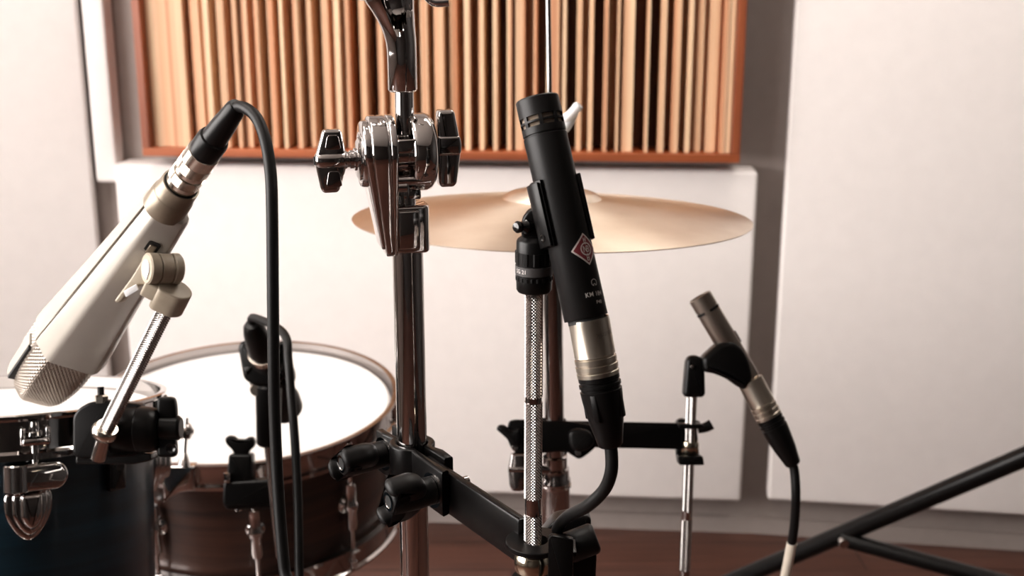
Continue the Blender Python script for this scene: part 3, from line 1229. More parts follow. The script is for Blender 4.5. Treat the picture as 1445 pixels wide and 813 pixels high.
obj('end_ring', bm, 'slot', mic)
# badge: silver bordered burgundy diamond with ring and monogram
px_m = 0.585 / F
TB = math.radians(52)
t = bmesh.new()
bs = 23.0 * px_m
flat_poly(t, [(-bs, 0), (0, -bs), (bs, 0), (0, bs)])
bm = B()
wrap(bm, t, Mm, RM, TB, pz(358), 0.00018)
bd = obj('diamond_badge', bm, 'silver', mic)
t = bmesh.new()
b2 = 20.0 * px_m
flat_poly(t, [(-b2, 0), (0, -b2), (b2, 0), (0, b2)])
bm = B()
wrap(bm, t, Mm, RM, TB, pz(358), 0.00026)
obj('badge_field', bm, 'burgundy', bd)
bm = B()
q = px_m
t = bmesh.new()
ring_poly(t, 7.6 * q, 9.4 * q, 40)
wrap(bm, t, Mm, RM, TB, pz(358), 0.00034)


def strokes(segs, w):
    t_ = bmesh.new()
    for (x0, y0, x1, y1) in segs:
        a_, b_ = Vector((x0, y0)), Vector((x1, y1))
        d_ = (b_ - a_).normalized()
        o_ = Vector((-d_.y, d_.x)) * w / 2
        flat_poly(t_, [((a_ + o_).x * q, (a_ + o_).y * q), ((a_ - o_).x * q, (a_ - o_).y * q), ((b_ - o_).x * q, (b_ - o_).y * q), ((b_ + o_).x * q, (b_ + o_).y * q)])
    return t_


wrap(bm, strokes([(-1.6, 16, -1.6, 10), (1.6, 16, 1.6, 10), (-1.6, 13, 1.6, 13), (0, 9.5, 0, 6.5),
                  (-1.6, -10, -1.6, -16), (-1.6, -16, 1.6, -16), (1.6, -16, 1.6, -10), (-1.6, -12.5, 1.6, -12.5), (0, -9.5, 0, -6.5)], 1.2), Mm, RM, TB, pz(358), 0.00034)
wrap(bm, strokes([(-4.6, -4.5, -4.6, 4.5), (-4.6, 4.5, 0.2, -4.5), (0.2, -4.5, 0.2, 4.5), (0.2, 4.5, 4, 3.4), (4, 3.4, 3.4, 0.3), (0.2, 0.2, 3.4, 0.2),
                  (3.4, 0.2, 4.6, -3), (4.6, -3, 0.2, -4.5)], 1.25), Mm, RM, TB, pz(358), 0.00036)
obj('badge_monogram', bm, 'silver', bd, smooth=False)
# printing
bm = B()
t = bmesh.new()
# heart-shaped pickup pattern sign: open ring with a dimple at the bottom
ring_poly(t, 4.2 * q, 5.3 * q, 28, math.radians(-52), math.radians(232))
for (x0, y0, x1, y1) in ((-2.9, -3.8, 0, -1.4), (0, -1.4, 2.9, -3.8), (-3.0, -3.7, -1.2, -4.4), (3.0, -3.7, 1.2, -4.4)):
    a_, b_ = Vector((x0, y0)), Vector((x1, y1))
    d_ = (b_ - a_).normalized()
    o_ = Vector((-d_.y, d_.x)) * .5
    flat_poly(t, [((a_ + o_).x * q, (a_ + o_).y * q), ((a_ - o_).x * q, (a_ - o_).y * q), ((b_ - o_).x * q, (b_ - o_).y * q), ((b_ + o_).x * q, (b_ + o_).y * q)])
TL = math.radians(50)
wrap(bm, t, Mm, RM, TL, pz(404.5), 0.00012)
wrap(bm, text_bm('KM 184', 9.0 * q, 0.00001), Mm, RM, TL + 0.12, pz(420), 0.00012, step=0.0004)
wrap(bm, text_bm('P48', 7.0 * q, 0.000008), Mm, RM, TL - 0.05, pz(431.5), 0.00012, step=0.0004)
obj('printed_marking', bm, 'print', mic, smooth=False)


# ------------------------------------------------------------------ XLR cable on that microphone
def xlr(label, A, Bp, rad, cable_pts, cable_r, metal='nickel', tape=None, groups='microphone cables', full=True, cable_smooth=8):
    """cable with its plug: A = plug mouth at the microphone, Bp = end of the strain relief; rad = sleeve radius"""
    A, Bp = Vector(A), Vector(Bp)
    L = (Bp - A).length
    fr = frame(A, Bp - A, RIGHT)
    th = thing('microphone_cable', label, 'cable', cable_pts[-1], groups)
    b_ = B()
    r = rad
    lathe(b_, [(r * .8, -0.001), (r * .97, -0.001), (r * .99, 0.001), (r * .99, L * .265), (r * 1.0, L * .27), (r * .96, L * .275), (r * .96, L * .285), (r * 1.02, L * .29), (r * 1.02, L * .325),
               (r * .98, L * .33), (r * .98, L * .34), (r * 1.03, L * .345), (r * 1.03, L * .38), (r * .99, L * .385), (r * .99, L * .395), (r * 1.03, L * .40), (r * 1.03, L * .43), (r * .9, L * .435)], fr, 56)
    sh = obj('connector_shell', b_, metal, th)
    b_ = B()
    lathe(b_, [(r * .9, L * .425), (r * 1.0, L * .43), (r * 1.0, L * .465), (r * .95, L * .47), (r * .95, L * .485), (r * 1.02, L * .49), (r * 1.02, L * .515), (r * .96, L * .52), (r * .96, L * .54),
               (r * 1.02, L * .545), (r * .99, L * .62), (r * .84, L * .80), (r * .70, L * .90), (r * .60, L * .985), (r * .50, L)], fr, 48)
    bt = obj('cable_boot', b_, 'black', th)
    if full:
        b_ = B()
        for k in range(4):
            a_ = PI / 2 * k + 0.5
            m_ = fr @ Matrix.Rotation(a_, 4, 'Z')
            box(b_, (r * .9, 0, L * .66), (r * .24, r * .34, L * .22), m_ @ Matrix.Translation((0, 0, 0)), 0.0008)
        obj('boot_rib', b_, 'black', bt)
    b_ = B()
    tube(b_, [A + (Bp - A) * 0.93] + list(cable_pts), cable_r, 18, cable_smooth)
    obj('cord', b_, 'rubber', th)
    return th, sh, fr, L


XA, XB = P(831, 452, 0.583), P(862, 630, 0.590)
c1 = [P(863, 642, 0.590), P(862, 668, 0.592), P(852, 692, 0.598), P(829, 714, 0.608), P(803, 728, 0.626), P(788, 744, 0.645), P(782, 768, 0.6565), P(782, 805, 0.6600),
      P(788, 860, 0.662), Vector((0.045, 0.52, 0.62)), Vector((0.07, 0.46, 0.35)), Vector((0.09, 0.42, 0.08)), Vector((0.14, 0.40, 0.006)), Vector((0.30, 0.42, 0.006)), Vector((0.55, 0.4, 0.006))]
th, sh, xfr, xL = xlr('black cable with silver plug under the black pencil microphone', XA, XB, 29.5 * 0.585 / F, c1, 0.00325)
bm = B()
# lettering stamped upside down on the sleeve
xe1 = Vector((xfr[0][0], xfr[1][0], xfr[2][0]))
xz = Vector((xfr[0][2], xfr[1][2], xfr[2][2]))
xe2 = (-e2).cross(Vector((0, 0, 1)))
Mx = frame(XA, -xz, RIGHT)                                    # Z up the plug
ye = Vector((Mx[0][1], Mx[1][1], Mx[2][1]))
if ye.dot(FWD) > 0:                                           # make Y face the viewer (mirrored frame)
    Mx = Mx @ Matrix.Diagonal((1, -1, 1, 1))
wrap(bm, text_bm('neutrik', 11 * q, 0.00001), Mx, 29.5 * .99 * 0.585 / F, math.radians(48), -20 * q, 0.00012, step=0.0004, flip=True)
obj('stamped_name', bm, 'mic_nickel', sh, smooth=False)


# ================================================================== BEIGE STUDIO MICROPHONE (left)
dT, dG = 0.735, 0.93
pT, pG = (335, 150), (48, 548)
AT, AG = P(*pT, dT), P(*pG, dG)
maxis = (AG - AT).normalized()
mlen = (AG - AT).length


def mt_(py):
    f = (py - pT[1]) / (pG[1] - pT[1])
    return f * dT / ((1 - f) * dG + f * dT)


def mpt(py):
    return AT + (AG - AT) * mt_(py)


def mdep(py):
    return dT + (dG - dT) * mt_(py)


m1 = Vector((0.796, 0, 0)) - UP * 0.605                     # right-and-down in the picture
m1 = (m1 - maxis * m1.dot(maxis)).normalized()
m2 = m1.cross(maxis)
if m2.dot(FWD) > 0:
    m2 = -m2                                                 # towards the viewer
mpp = lambda py: mdep(py) / F
bmic = thing('studio_microphone', 'beige angular studio microphone tilted down over the teal drum', 'microphone', mpt(400))

SEC = [(-1.0, -.35), (-1.0, -.02), (-.95, .12), (-.60, .62), (-.565, .665), (-.555, .63), (-.525, .645), (-.52, .70), (-.48, .73), (-.10, .92), (-.03, .945), (.05, .94), (.12, .90),
       (.86, .33), (.96, .22), (1.0, .08), (1.0, -.26), (.93, -.46), (.45, -.86), (.3, -.9), (-.3, -.9), (-.45, -.86), (-.93, -.5)]


def msec(py, hw, sx=1.0, sy=0.82, off=2.5, extra=0.0):
    c = mpt(py) + maxis * extra
    k = hw * mpp(py)
    return [c + m1 * ((x * sx) * k + off * mpp(py)) + m2 * (y * sy * k) for x, y in SEC]


bm = B()
loft(bm, [msec(288, 28), msec(290, 34), msec(293, 36), msec(345, 41.5), msec(400, 47.5), msec(450, 54), msec(476, 57.5), msec(484, 58), msec(485, 55.5)])
obj('body', bm, 'beige', bmic, angle=24)
bm = B()
# the seam between the two halves of the body
k = []
for i, py in enumerate((296, 345, 400, 450, 483)):
    hw = (36.5, 41.5, 47.5, 52.5, 55.1)[i]
    q0 = mpt(py) + m1 * (-.54 * hw * mpp(py)) + m2 * (0.82 * .645 * hw * mpp(py))
    k.append(q0)
tube(bm, k, 0.0006, 8, 3)
obj('seam', bm, 'groove', bmic)
# head grille: pressed diamond mesh all round, built as a woven loft
bm = B()


def grille_loops():
    prof = [(486, 53.5), (498, 53.5), (510, 53), (522, 51), (532, 48), (540, 44), (547, 37), (552, 28), (555, 15)]
    # dense stations
    st_ = []
    for a_, b_ in zip(prof[:-1], prof[1:]):
        for i in range(5):
            u = i / 5
            st_.append((a_[0] + (b_[0] - a_[0]) * u, a_[1] + (b_[1] - a_[1]) * u))
    st_.append(prof[-1])
    # resample the section evenly
    sec = [Vector(p) for p in SEC if not (-.56 < p[0] < -.522)]
    per = [0]
    for i in range(len(sec)):
        per.append(per[-1] + (sec[(i + 1) % len(sec)] - sec[i]).length)
    tot = per[-1]
    NN = 104
    ev = []
    for j in range(NN):
        d_ = tot * j / NN
        for i in range(len(sec)):
            if per[i] <= d_ <= per[i + 1]:
                u = (d_ - per[i]) / (per[i + 1] - per[i])
                ev.append(sec[i].lerp(sec[(i + 1) % len(sec)], u))
                break
    out = []
    for j, (py, hw) in enumerate(st_):
        c = mpt(py)
        kk = mpp(py)
        lp = []
        for i, e in enumerate(ev):
            bump_ = 0.0 if (i + j) % 2 else -1.5
            r_ = hw + bump_
            lp.append(c + m1 * (e.x * r_ * kk) + m2 * (e.y * .82 * r_ * kk))
        out.append(lp)
    return out


gl = grille_loops()
t = bmesh.new()
V = [[t.verts.new(p) for p in lp] for lp in gl]
NN = len(V[0])
for j in range(len(V) - 1):
    for i in range(NN):
        k = (i + 1) % NN
        v00, v10, v11, v01 = V[j][i], V[j][k], V[j + 1][k], V[j + 1][i]
        if (i + j) % 2 == 0:
            t.faces.new((v00, v10, v11)); t.faces.new((v00, v11, v01))
        else:
            t.faces.new((v00, v10, v01)); t.faces.new((v10, v11, v01))
t.faces.new(list(reversed(V[0]))); t.faces.new(V[-1])
bmesh.ops.recalc_face_normals(t, faces=t.faces)
put(bm, t)
gr = obj('head_grille', bm, 'grille', bmic, smooth=False)
# plain band on the left edge of the grille, with its dark gap
kq = mpp(515)
ga = m1 * -1.0 + m2 * (.82 * .04)
gb = m1 * -.555 + m2 * (.82 * .68)
gt = (gb - ga)
gw = gt.length * 53 / 2
gt.normalize()
gn = (m2 * gt.dot(m1) - m1 * gt.dot(m2)).normalized()
Mgb = Matrix((maxis * kq, gt * kq, gn * kq)).transposed().to_4x4()
Mgb.translation = mpt(515) + (ga + gb) / 2 * (53 * kq)
bm = B()
prism(bm, rpoly([(-38, -gw * .35), (38, -gw * .25), (50, gw * .2), (46, gw - 4), (-38, gw - 4)], 3), -6, 2.6, Mgb, 1)
obj('grille_band', bm, 'beige', gr)
bm = B()
prism(bm, [(-36, gw - 4), (46, gw - 4), (44, gw + 1.5), (-36, gw + 1.5)], -8, 2.4, Mgb)
obj('grille_gap', bm, 'slot', gr)
# switch recess on the right flank near the collar
bm = B()
Msw = Matrix((maxis, m1 * 0.864 - m2 * 0.503, m1 * 0.503 + m2 * 0.864)).transposed().to_4x4()
py_ = 338
Msw.translation = mpt(py_) + m1 * (.56 * 41 * mpp(py_)) + m2 * (.555 * .82 * 41 * mpp(py_))
kq = mpp(py_)
prism(bm, rpoly([(-34 * kq, -9 * kq), (40 * kq, -9 * kq), (40 * kq, 9 * kq), (-34 * kq, 9 * kq)], 4 * kq), -2 * kq, 0.9 * kq, Msw)
sw = obj('switch_recess', bm, 'slot', bmic)
bm = B()
prism(bm, rpoly([(-28 * kq, -5 * kq), (-8 * kq, -5 * kq), (-8 * kq, 5 * kq), (-28 * kq, 5 * kq)], 2 * kq), 0, 3 * kq, Msw, 1 * kq)
obj('switch', bm, 'beige_metal', sw)
# collar
bm = B()
Ma = frame(mpt(300), AT - AG)                                # Z from body towards the plug
dz = lambda py: (mpt(py) - mpt(300)).length * (1 if py < 300 else -1)
k3 = mpp(285) * 0.95
lathe(bm, [(26 * k3, dz(296)), (33 * k3, dz(293)), (33 * k3, dz(289)), (31.5 * k3, dz(275)), (30.5 * k3, dz(274)), (29.5 * k3, dz(273)), (29 * k3, dz(262)),
           (28.5 * k3, dz(260)), (26.5 * k3, dz(260)), (25.5 * k3, dz(264))], Ma, 56)
obj('plug_collar', bm, 'beige_metal', bmic)
bm = B()
lathe(bm, [(0, dz(264)), (26.2 * k3, dz(264)), (26.2 * k3, dz(260.4)), (20 * k3, dz(260))], Ma, 48)
obj('collar_seal', bm, 'slot', bmic)

# plug and cable of the beige microphone
cb = thing('microphone_cable', 'black cable looping from the plug of the beige microphone', 'cable', (-0.14, 0.68, 0.01), 'microphone cables')
bm = B()
k3 = mpp(245)
zf = lambda py: dz(py - 8)
lathe(bm, [(18 * k3, zf(268.2)), (23.5 * k3, zf(268)), (24 * k3, zf(261)), (23.3 * k3, zf(260.5))], Ma, 52)
lathe(bm, [(22.3 * k3, zf(252)), (22.3 * k3, zf(245))], Ma, 52)
lathe(bm, [(22.5 * k3, zf(236)), (23.6 * k3, zf(235.5)), (23.6 * k3, zf(223)), (20 * k3, zf(222))], Ma, 52)
psh = obj('connector_shell', bm, 'nickel_bright', cb)
bm = B()
for a_, b_ in ((261, 251.5), (245.5, 235.5)):
    knurl(bm, Ma @ Vector((0, 0, zf(a_))), Ma @ Vector((0, 0, zf(b_))), 24.2 * k3, 46, 0.0003)
obj('knurled_ring', bm, 'nickel_bright', psh, smooth=False)
bm = B()
k4 = mpp(200)
lathe(bm, [(17 * k4, zf(224)), (22.5 * k4, zf(223.5)), (23.2 * k4, zf(220)), (23 * k4, zf(206)), (21.5 * k4, zf(203)), (18.8 * k4, zf(202)), (17.6 * k4, zf(186)), (15.5 * k4, zf(172)),
           (14.2 * k4, zf(161)), (12 * k4, zf(157.5)), (7 * k4, zf(157))], Ma, 44)
bt = obj('cable_boot', bm, 'black', cb)
bm = B()
cq = [P(322, 168, 0.745), P(333, 152, 0.735), P(347, 153, 0.728), P(363, 168, 0.722), P(375, 200, 0.716), P(382, 245, 0.712), P(384, 300, 0.712), P(385, 400, 0.716), P(386, 500, 0.722),
      P(388, 600, 0.728), P(393, 700, 0.730), P(401, 800, 0.728), P(410, 880, 0.725), Vector((-0.15, 0.63, 0.6)), Vector((-0.18, 0.60, 0.3)), Vector((-0.20, 0.58, 0.06)), Vector((-0.26, 0.56, 0.006)),
      Vector((-0.52, 0.52, 0.006))]
tube(bm, cq, 0.0036, 18, 8)
obj('cord', bm, 'rubber', cb)

# swivel mount of the beige microphone
br = thing('swivel_mount', 'worn beige swivel bracket joining the beige microphone to its knurled rod', 'microphone clip', P(236, 430, 0.84))
DB = 0.806
kb_ = DB / F
S0 = P(215, 400, DB)
Mb = Matrix((RIGHT * kb_, -UP * kb_, -FWD * kb_)).transposed().to_4x4()      # x right, y down the picture, z to the viewer
Mb.translation = S0
off = lambda pts: [(a_ - 215, b_ - 400) for a_, b_ in pts]
bm = B()
prism(bm, rpoly(off([(161, 426), (186, 392), (202, 366), (216, 357), (230, 366), (234, 392), (226, 410), (208, 402), (204, 402), (199, 402), (181, 414), (171, 428)]), 5, 4), -16, 4, Mb, 3, 3)
obj('clip_arm', bm, 'beige_worn', br, angle=50)
bm = B()
prism(bm, rpoly(off([(176, 411), (194, 401), (198, 409), (180, 420)]), 1.5), 3, 7, Mb, 1)
obj('release_tab', bm, 'pale_cap', br)
# pivot discs, axis pointing left and to the viewer
pa = (RIGHT * 0.74 + FWD * 0.60 + UP * 0.0).normalized()
pc = P(222, 379, DB - 0.004)
Mp = frame(pc, pa, UP) @ Matrix.Scale(kb_, 4)
bm = B()
lathe(bm, [(0, -16), (20, -16), (22, -14), (22, -2), (20, 0), (0, 0)], Mp, 44)
lathe(bm, [(0, 1), (20.5, 1), (21.5, 2), (21.5, 17), (20.5, 18), (0, 18)], Mp, 44)
lathe(bm, [(0, 19), (20, 19), (22, 21), (22, 30), (19, 33), (0, 33)], Mp, 44)
pv = obj('pivot_disc', bm, 'beige_worn', br)
bm = B()
cyl(bm, Mp @ Vector((0, 0, -10)), Mp @ Vector((0, 0, 30)), 17 * kb_)
obj('pivot_core', bm, 'groove', pv)
bm = B()
pts = [(15 * math.cos(a_), 15 * math.sin(a_)) for a_ in [math.radians(-60 + 300 * i / 24) for i in range(25)]]
pts = [(-16, 3)] + [(12.5 * math.cos(math.radians(a_)), 12.5 * math.sin(math.radians(a_))) for a_ in range(140, -141, -14)]
prism(bm, pts, -17.5, -15, Mp, 0.5)
obj('pivot_cap', bm, 'pale_cap', br)
# rod direction
RA, RB_ = P(237, 430, 0.815), P(150, 606, 0.880)
rdir = (RB_ - RA).normalized()
bm = B()
Mr = frame(RA, -rdir, RIGHT) @ Matrix.Scale(kb_, 4)
prism(bm, rpoly([(-24, -18), (10, -20), (24, -8), (24, 8), (10, 20), (-24, 18)], 9, 5), -6, 33, Mr, 2.5, 3)
prism(bm, rpoly([(-42, -13), (-16, -16), (-16, 14), (-40, 10)], 4, 4), 6, 32, Mr, 2.5, 3)
obj('rod_socket', bm, 'beige_worn', br, angle=50)

kr = thing('knurled_rod', 'slanted knurled steel rod rising from the rim clamp to the beige microphone', 'rod', P(143, 650, 0.886))
bm = B()
knurl(bm, RB_ + rdir * 0.002, RA + rdir * -0.004, 11.6 * 0.86 / F, 17, 0.0007)
obj('knurled_grip', bm, 'steel', kr, smooth=False)
bm = B()
lathe(bm, [(7, -10), (15, -10), (18, -7), (19.5, -1), (18, 5), (15, 8), (7, 8)], frame(P(149, 608, 0.880), -rdir, RIGHT) @ Matrix.Scale(0.88 / F, 4), 36)
obj('lock_nut', bm, 'nickel_bright', kr)
bm = B()
cyl(bm, P(151, 604, 0.880), P(138, 648, 0.888), 10.5 * 0.885 / F)
obj('rod_end', bm, 'chrome', kr)


# ================================================================== DRUMS
def sect_ring(bm, prof, fr, seg=96):
    """closed ring section swept round local Z: prof = [(r, z)...] closed"""
    loops = []
    for r_, z_ in prof + [prof[0]]:
        loops.append([(r_ * math.cos(2 * PI * i / seg), r_ * math.sin(2 * PI * i / seg), z_) for i in range(seg)])
    loft(bm, loops, fr, cap0=False, cap1=False)


def drum(name, label, C, nrm, Rh, depth, shell_mat, lug_angles, lug_fn, hoop_mats, seg=96, hoop_h=0.022, rod_extra=None):
    """C = centre of the upper head, nrm = up axis, Rh = outer hoop radius"""
    nrm = Vector(nrm).normalized()
    fr = frame(C, nrm, RIGHT)
    th = thing(name, label, 'drum', C - nrm * depth)
    rs = Rh - 0.011                                       # shell radius
    b_ = B()
    sect_ring(b_, [(rs, -0.012), (rs, -depth + 0.012), (rs - 0.007, -depth + 0.012), (rs - 0.007, -0.012)], frame((0, 0, 0), (0, 0, 1)), seg)
    sh_ = local_part('shell', b_, shell_mat, th, fr, True)
    for nm, z0, sg in (('upper', 0.0, 1), ('lower', -depth, -1)):
        b_ = B()
        rt = Rh
        pr = [(rt - 0.0050, 0.0095), (rt - 0.0015, 0.0105), (rt + 0.0010, 0.0095), (rt + 0.0010, 0.0072), (rt - 0.0022, 0.0050), (rt - 0.0026, -hoop_h * .62), (rt - 0.0022, -hoop_h * .72),
              (rt + 0.0015, -hoop_h * .80), (rt + 0.0015, -hoop_h), (rt - 0.0065, -hoop_h), (rt - 0.0065, -hoop_h * .8), (rt - 0.0052, -hoop_h * .7), (rt - 0.0052, 0.0)]
        sect_ring(b_, [(r_, z0 + sg * z_) for r_, z_ in pr], fr, seg)
        obj('hoop', b_, hoop_mats, th, angle=50)
        b_ = B()
        lathe(b_, [(0, z0 + sg * -0.0010), (Rh - 0.012, z0 + sg * -0.0010), (Rh - 0.009, z0 + sg * -0.0035), (Rh - 0.0062, z0 + sg * -0.010), (Rh - 0.0062, z0 + sg * -0.012)] if sg > 0 else
              [(Rh - 0.0062, z0 + 0.012), (Rh - 0.0062, z0 + 0.010), (Rh - 0.009, z0 + 0.0035), (Rh - 0.012, z0 + 0.001), (0, z0 + 0.001)], fr, seg)
        obj('drum_head', b_, 'head_white', th)
    for i, a_ in enumerate(lug_angles):
        aa = math.radians(a_)
        m_ = fr @ Matrix.Rotation(aa, 4, 'Z') @ Matrix.Translation((rs, 0, 0))      # local X outwards, Y tangent, Z up
        lug_fn(th, m_, rs, depth, i)
    return th, fr


# orientation helper: X outwards, Y tangent, Z up
Mxz = Matrix(((0, 0, 1, 0), (1, 0, 0, 0), (0, 1, 0, 0), (0, 0, 0, 1)))   # prism XY -> (tangent, up), Z -> outwards


def tom_lug(th, m_, rs, depth, i):
    b_ = B()
    mp = m_ @ Mxz
    # upper block with a rounded end
    prism(b_, rpoly([(-0.0195, -0.0470), (0.0170, -0.0470), (0.0225, -0.0400), (0.0225, -0.0335), (0.0180, -0.0262), (-0.0195, -0.0262)], 0.004, 4), -0.002, 0.019, mp, 0.0028, 3)
    lug = obj('lug', b_, 'chrome', th, angle=50)
    b_ = B()
    cyl(b_, m_ @ Vector((0.010, -0.013, -0.047)), m_ @ Vector((0.010, -0.013, -0.0262)), 0.0105)
    obj('lug_barrel', b_, 'chrome', lug)
    b_ = B()
    def shield(w, z0, z1, x0, x1, bv):
        pts = rpoly([(-w, z1), (w, z1), (w, z0 + w * 1.3), (w * .55, z0 + w * .45), (0, z0), (-w * .55, z0 + w * .45), (-w, z0 + w * 1.3)], w * .4, 4)
        prism(b_, pts, x0, x1, mp @ Matrix.Translation((-0.004, 0, 0)), bv, 3)
    shield(0.0175, -0.0890, -0.0475, -0.002, 0.006, 0.003)
    shield(0.0128, -0.0830, -0.0480, 0.004, 0.012, 0.003)
    shield(0.0080, -0.0770, -0.0485, 0.009, 0.018, 0.004)
    obj('lug_shield', b_, 'chrome', lug, angle=50)
    b_ = B()
    cyl(b_, m_ @ Vector((0.0105, 0, -0.030)), m_ @ Vector((0.0105, 0, 0.004)), 0.0026)
    lathe(b_, [(0, 0.0105), (0.0030, 0.0105), (0.0034, 0.0075), (0.0034, 0.0035), (0.0060, 0.0030), (0.0064, 0.0005), (0.0, 0.0005)], m_ @ Matrix.Translation((0.0105, 0, -0.006)), 20)
    obj('tension_rod', b_, 'chrome', th)
    b_ = B()
    box(b_, (0.0105, 0, -0.010), (0.013, 0.020, 0.006), m_, 0.0025)
    box(b_, (0.0110, 0.0090, -0.006), (0.008, 0.004, 0.014), m_, 0.0018)
    box(b_, (0.0110, -0.0090, -0.006), (0.008, 0.004, 0.014), m_, 0.0018)
    obj('hoop_ear', b_, 'chrome', th)


def snare_lug(th, m_, rs, depth, i):
    b_ = B()
    L0, L1 = -0.040, -depth + 0.040
    zc = (L0 + L1) / 2
    lathe(b_, [(0.003, 0.030), (0.0058, 0.029), (0.0066, 0.024), (0.0062, 0.006), (0.0078, 0.003), (0.0078, -0.003), (0.0062, -0.006), (0.0066, -0.024), (0.0058, -0.029), (0.003, -0.030)],
          m_ @ Matrix.Translation((0.010, 0, zc)), 24)
    lathe(b_, [(0, 0.012), (0.0045, 0.012), (0.006, 0.004), (0.0105, 0.001), (0.0105, -0.001)], m_ @ Matrix.Translation((0, 0, zc)) @ Matrix(((0, 0, 1, 0), (1, 0, 0, 0), (0, 1, 0, 0), (0, 0, 0, 1))), 24)
    obj('lug', b_, 'chrome', th, angle=50)
    for (za, zb) in ((-0.004, zc + 0.02), (-depth + 0.004, zc - 0.02)):
        b_ = B()
        cyl(b_, m_ @ Vector((0.010, 0, za)), m_ @ Vector((0.010, 0, zb)), 0.0026)
        sg = 1 if za > -0.05 else -1
        cyl(b_, m_ @ Vector((0.010, 0, za)), m_ @ Vector((0.010, 0, za + sg * 0.009)), 0.0042)
        box(b_, (0.010, 0, za - sg * 0.012), (0.013, 0.012, 0.004), m_, 0.001)
        obj('tension_rod', b_, 'chrome', th)


# --- tom
TC = P(-4, 573, 1.02)
tel = 0.2 - 0.02
n_t = (LZ * math.cos(math.radians(-12.0)) - Vector((0, 1, 0)) * math.sin(math.radians(-12.0))).normalized()
R_tom = 229 * 1.02 / F
tom, tfr = drum('rack_tom', 'dark teal rack tom with chrome lugs under the beige microphone', TC, n_t, R_tom, 0.20, 'tom_shell',
                [-56, 32, 104, 176, 248], tom_lug, 'chrome', seg=112, hoop_h=0.024)
# bracket plate on the shell and an arm down to a floor stand on the far left
bm = B()
m_ = tfr @ Matrix.Rotation(math.radians(-25), 4, 'Z') @ Matrix.Translation((R_tom - 0.011, 0, 0)) @ Mxz
prism(bm, rpoly([(-0.0085, -0.060), (0.0085, -0.060), (0.0085, -0.036), (-0.0085, -0.036)], 0.003, 4), -0.001, 0.008, m_, 0.003, 3)
lathe(bm, [(0, 0.010), (0.003, 0.010), (0.004, 0.007)], m_ @ Matrix.Translation((0.0, -0.041, 0)), 16)
obj('shell_bracket', bm, 'black_gloss', tom, angle=50)

ts = thing('tom_stand', 'chrome stand holding the teal tom from its far side', 'stand', (TC.x - 0.32, TC.y + 0.02, 0))
tx, ty = TC.x - 0.32, TC.y + 0.02
tz = TC.z - 0.10
bm = B()
cyl(bm, (tx, ty, 0.1), (tx, ty, tz + 0.03), 0.011)
obj('pole', bm, 'chrome', ts)
bm = B()
cyl(bm, (tx - 0.02, ty, tz), (TC.x - R_tom + 0.0095, ty, tz), 0.007)
cyl(bm, (tx, ty, tz - 0.02), (tx, ty, tz + 0.02), 0.017)
obj('arm', bm, 'chrome', ts)
for k in range(3):
    a = math.radians(60 + 120 * k)
    d = Vector((math.cos(a), math.sin(a), 0))
    bm = B()
    tube(bm, [Vector((tx, ty, 0.34)) + d * 0.01, Vector((tx, ty, 0.18)) + d * 0.17, Vector((tx, ty, 0.008)) + d * 0.26], 0.008, 12)
    obj('leg', bm, 'chrome', ts)

# --- snare
SCN = P(345, 569, 1.46)
el = math.radians(4.0)
n_s = (LZ * math.cos(el) - Vector((0, 1, 0)) * math.sin(el)).normalized()
R_sn = 215 * 1.46 / F
snare, sfr = drum('snare_drum', 'dark rosewood snare drum with a white head behind the teal tom', SCN, n_s, R_sn, 0.150, 'snare_shell',
                  [-112 + 36 * k for k in range(10)], snare_lug, 'dark_chrome', seg=112, hoop_h=0.020)
# strainer: throw-off on the left front of the shell
bm = B()
m_ = sfr @ Matrix.Rotation(math.radians(-127), 4, 'Z') @ Matrix.Translation((R_sn - 0.011, 0, 0))
box(bm, (0.006, 0, -0.055), (0.014, 0.034, 0.040), m_, 0.004, 3)
cyl(bm, m_ @ Vector((0.018, -0.012, -0.040)), m_ @ Vector((0.018, 0.012, -0.040)), 0.007)
cyl(bm, m_ @ Vector((0.016, 0.0, -0.13)), m_ @ Vector((0.016, 0.0, -0.05)), 0.005)
box(bm, (0.014, 0.0, -0.118), (0.020, 0.030, 0.018), m_, 0.005, 3)
obj('strainer', bm, 'chrome', snare, angle=50)
# snare stand
ss = thing('snare_stand', 'chrome basket stand under the rosewood snare drum', 'stand', (SCN.x, SCN.y, 0))
sb = SCN - n_s * 0.150
bm = B()
cyl(bm, (sb.x, sb.y, 0.10), (sb.x, sb.y, sb.z - 0.10), 0.012)
obj('pole', bm, 'chrome', ss)
for k in range(3):
    a = math.radians(90 + 120 * k)
    d = Vector((math.cos(a), math.sin(a), 0))
    rim = sb + d * (R_sn - 0.02)
    rim = rim - n_s * ((rim - sb).dot(n_s) + 0.010)
    bm = B()
    tube(bm, [Vector((sb.x, sb.y, sb.z - 0.11)), Vector((sb.x, sb.y, sb.z - 0.07)) + d * 0.10, rim - LZ * 0.002], 0.0055, 12)
    obj('basket_arm', bm, 'chrome', ss)
    bm = B()
    tube(bm, [Vector((sb.x, sb.y, 0.30)) + d * 0.01, Vector((sb.x, sb.y, 0.16)) + d * 0.17, Vector((sb.x, sb.y, 0.008)) + d * 0.25], 0.007, 12)
    obj('leg', bm, 'chrome', ss)

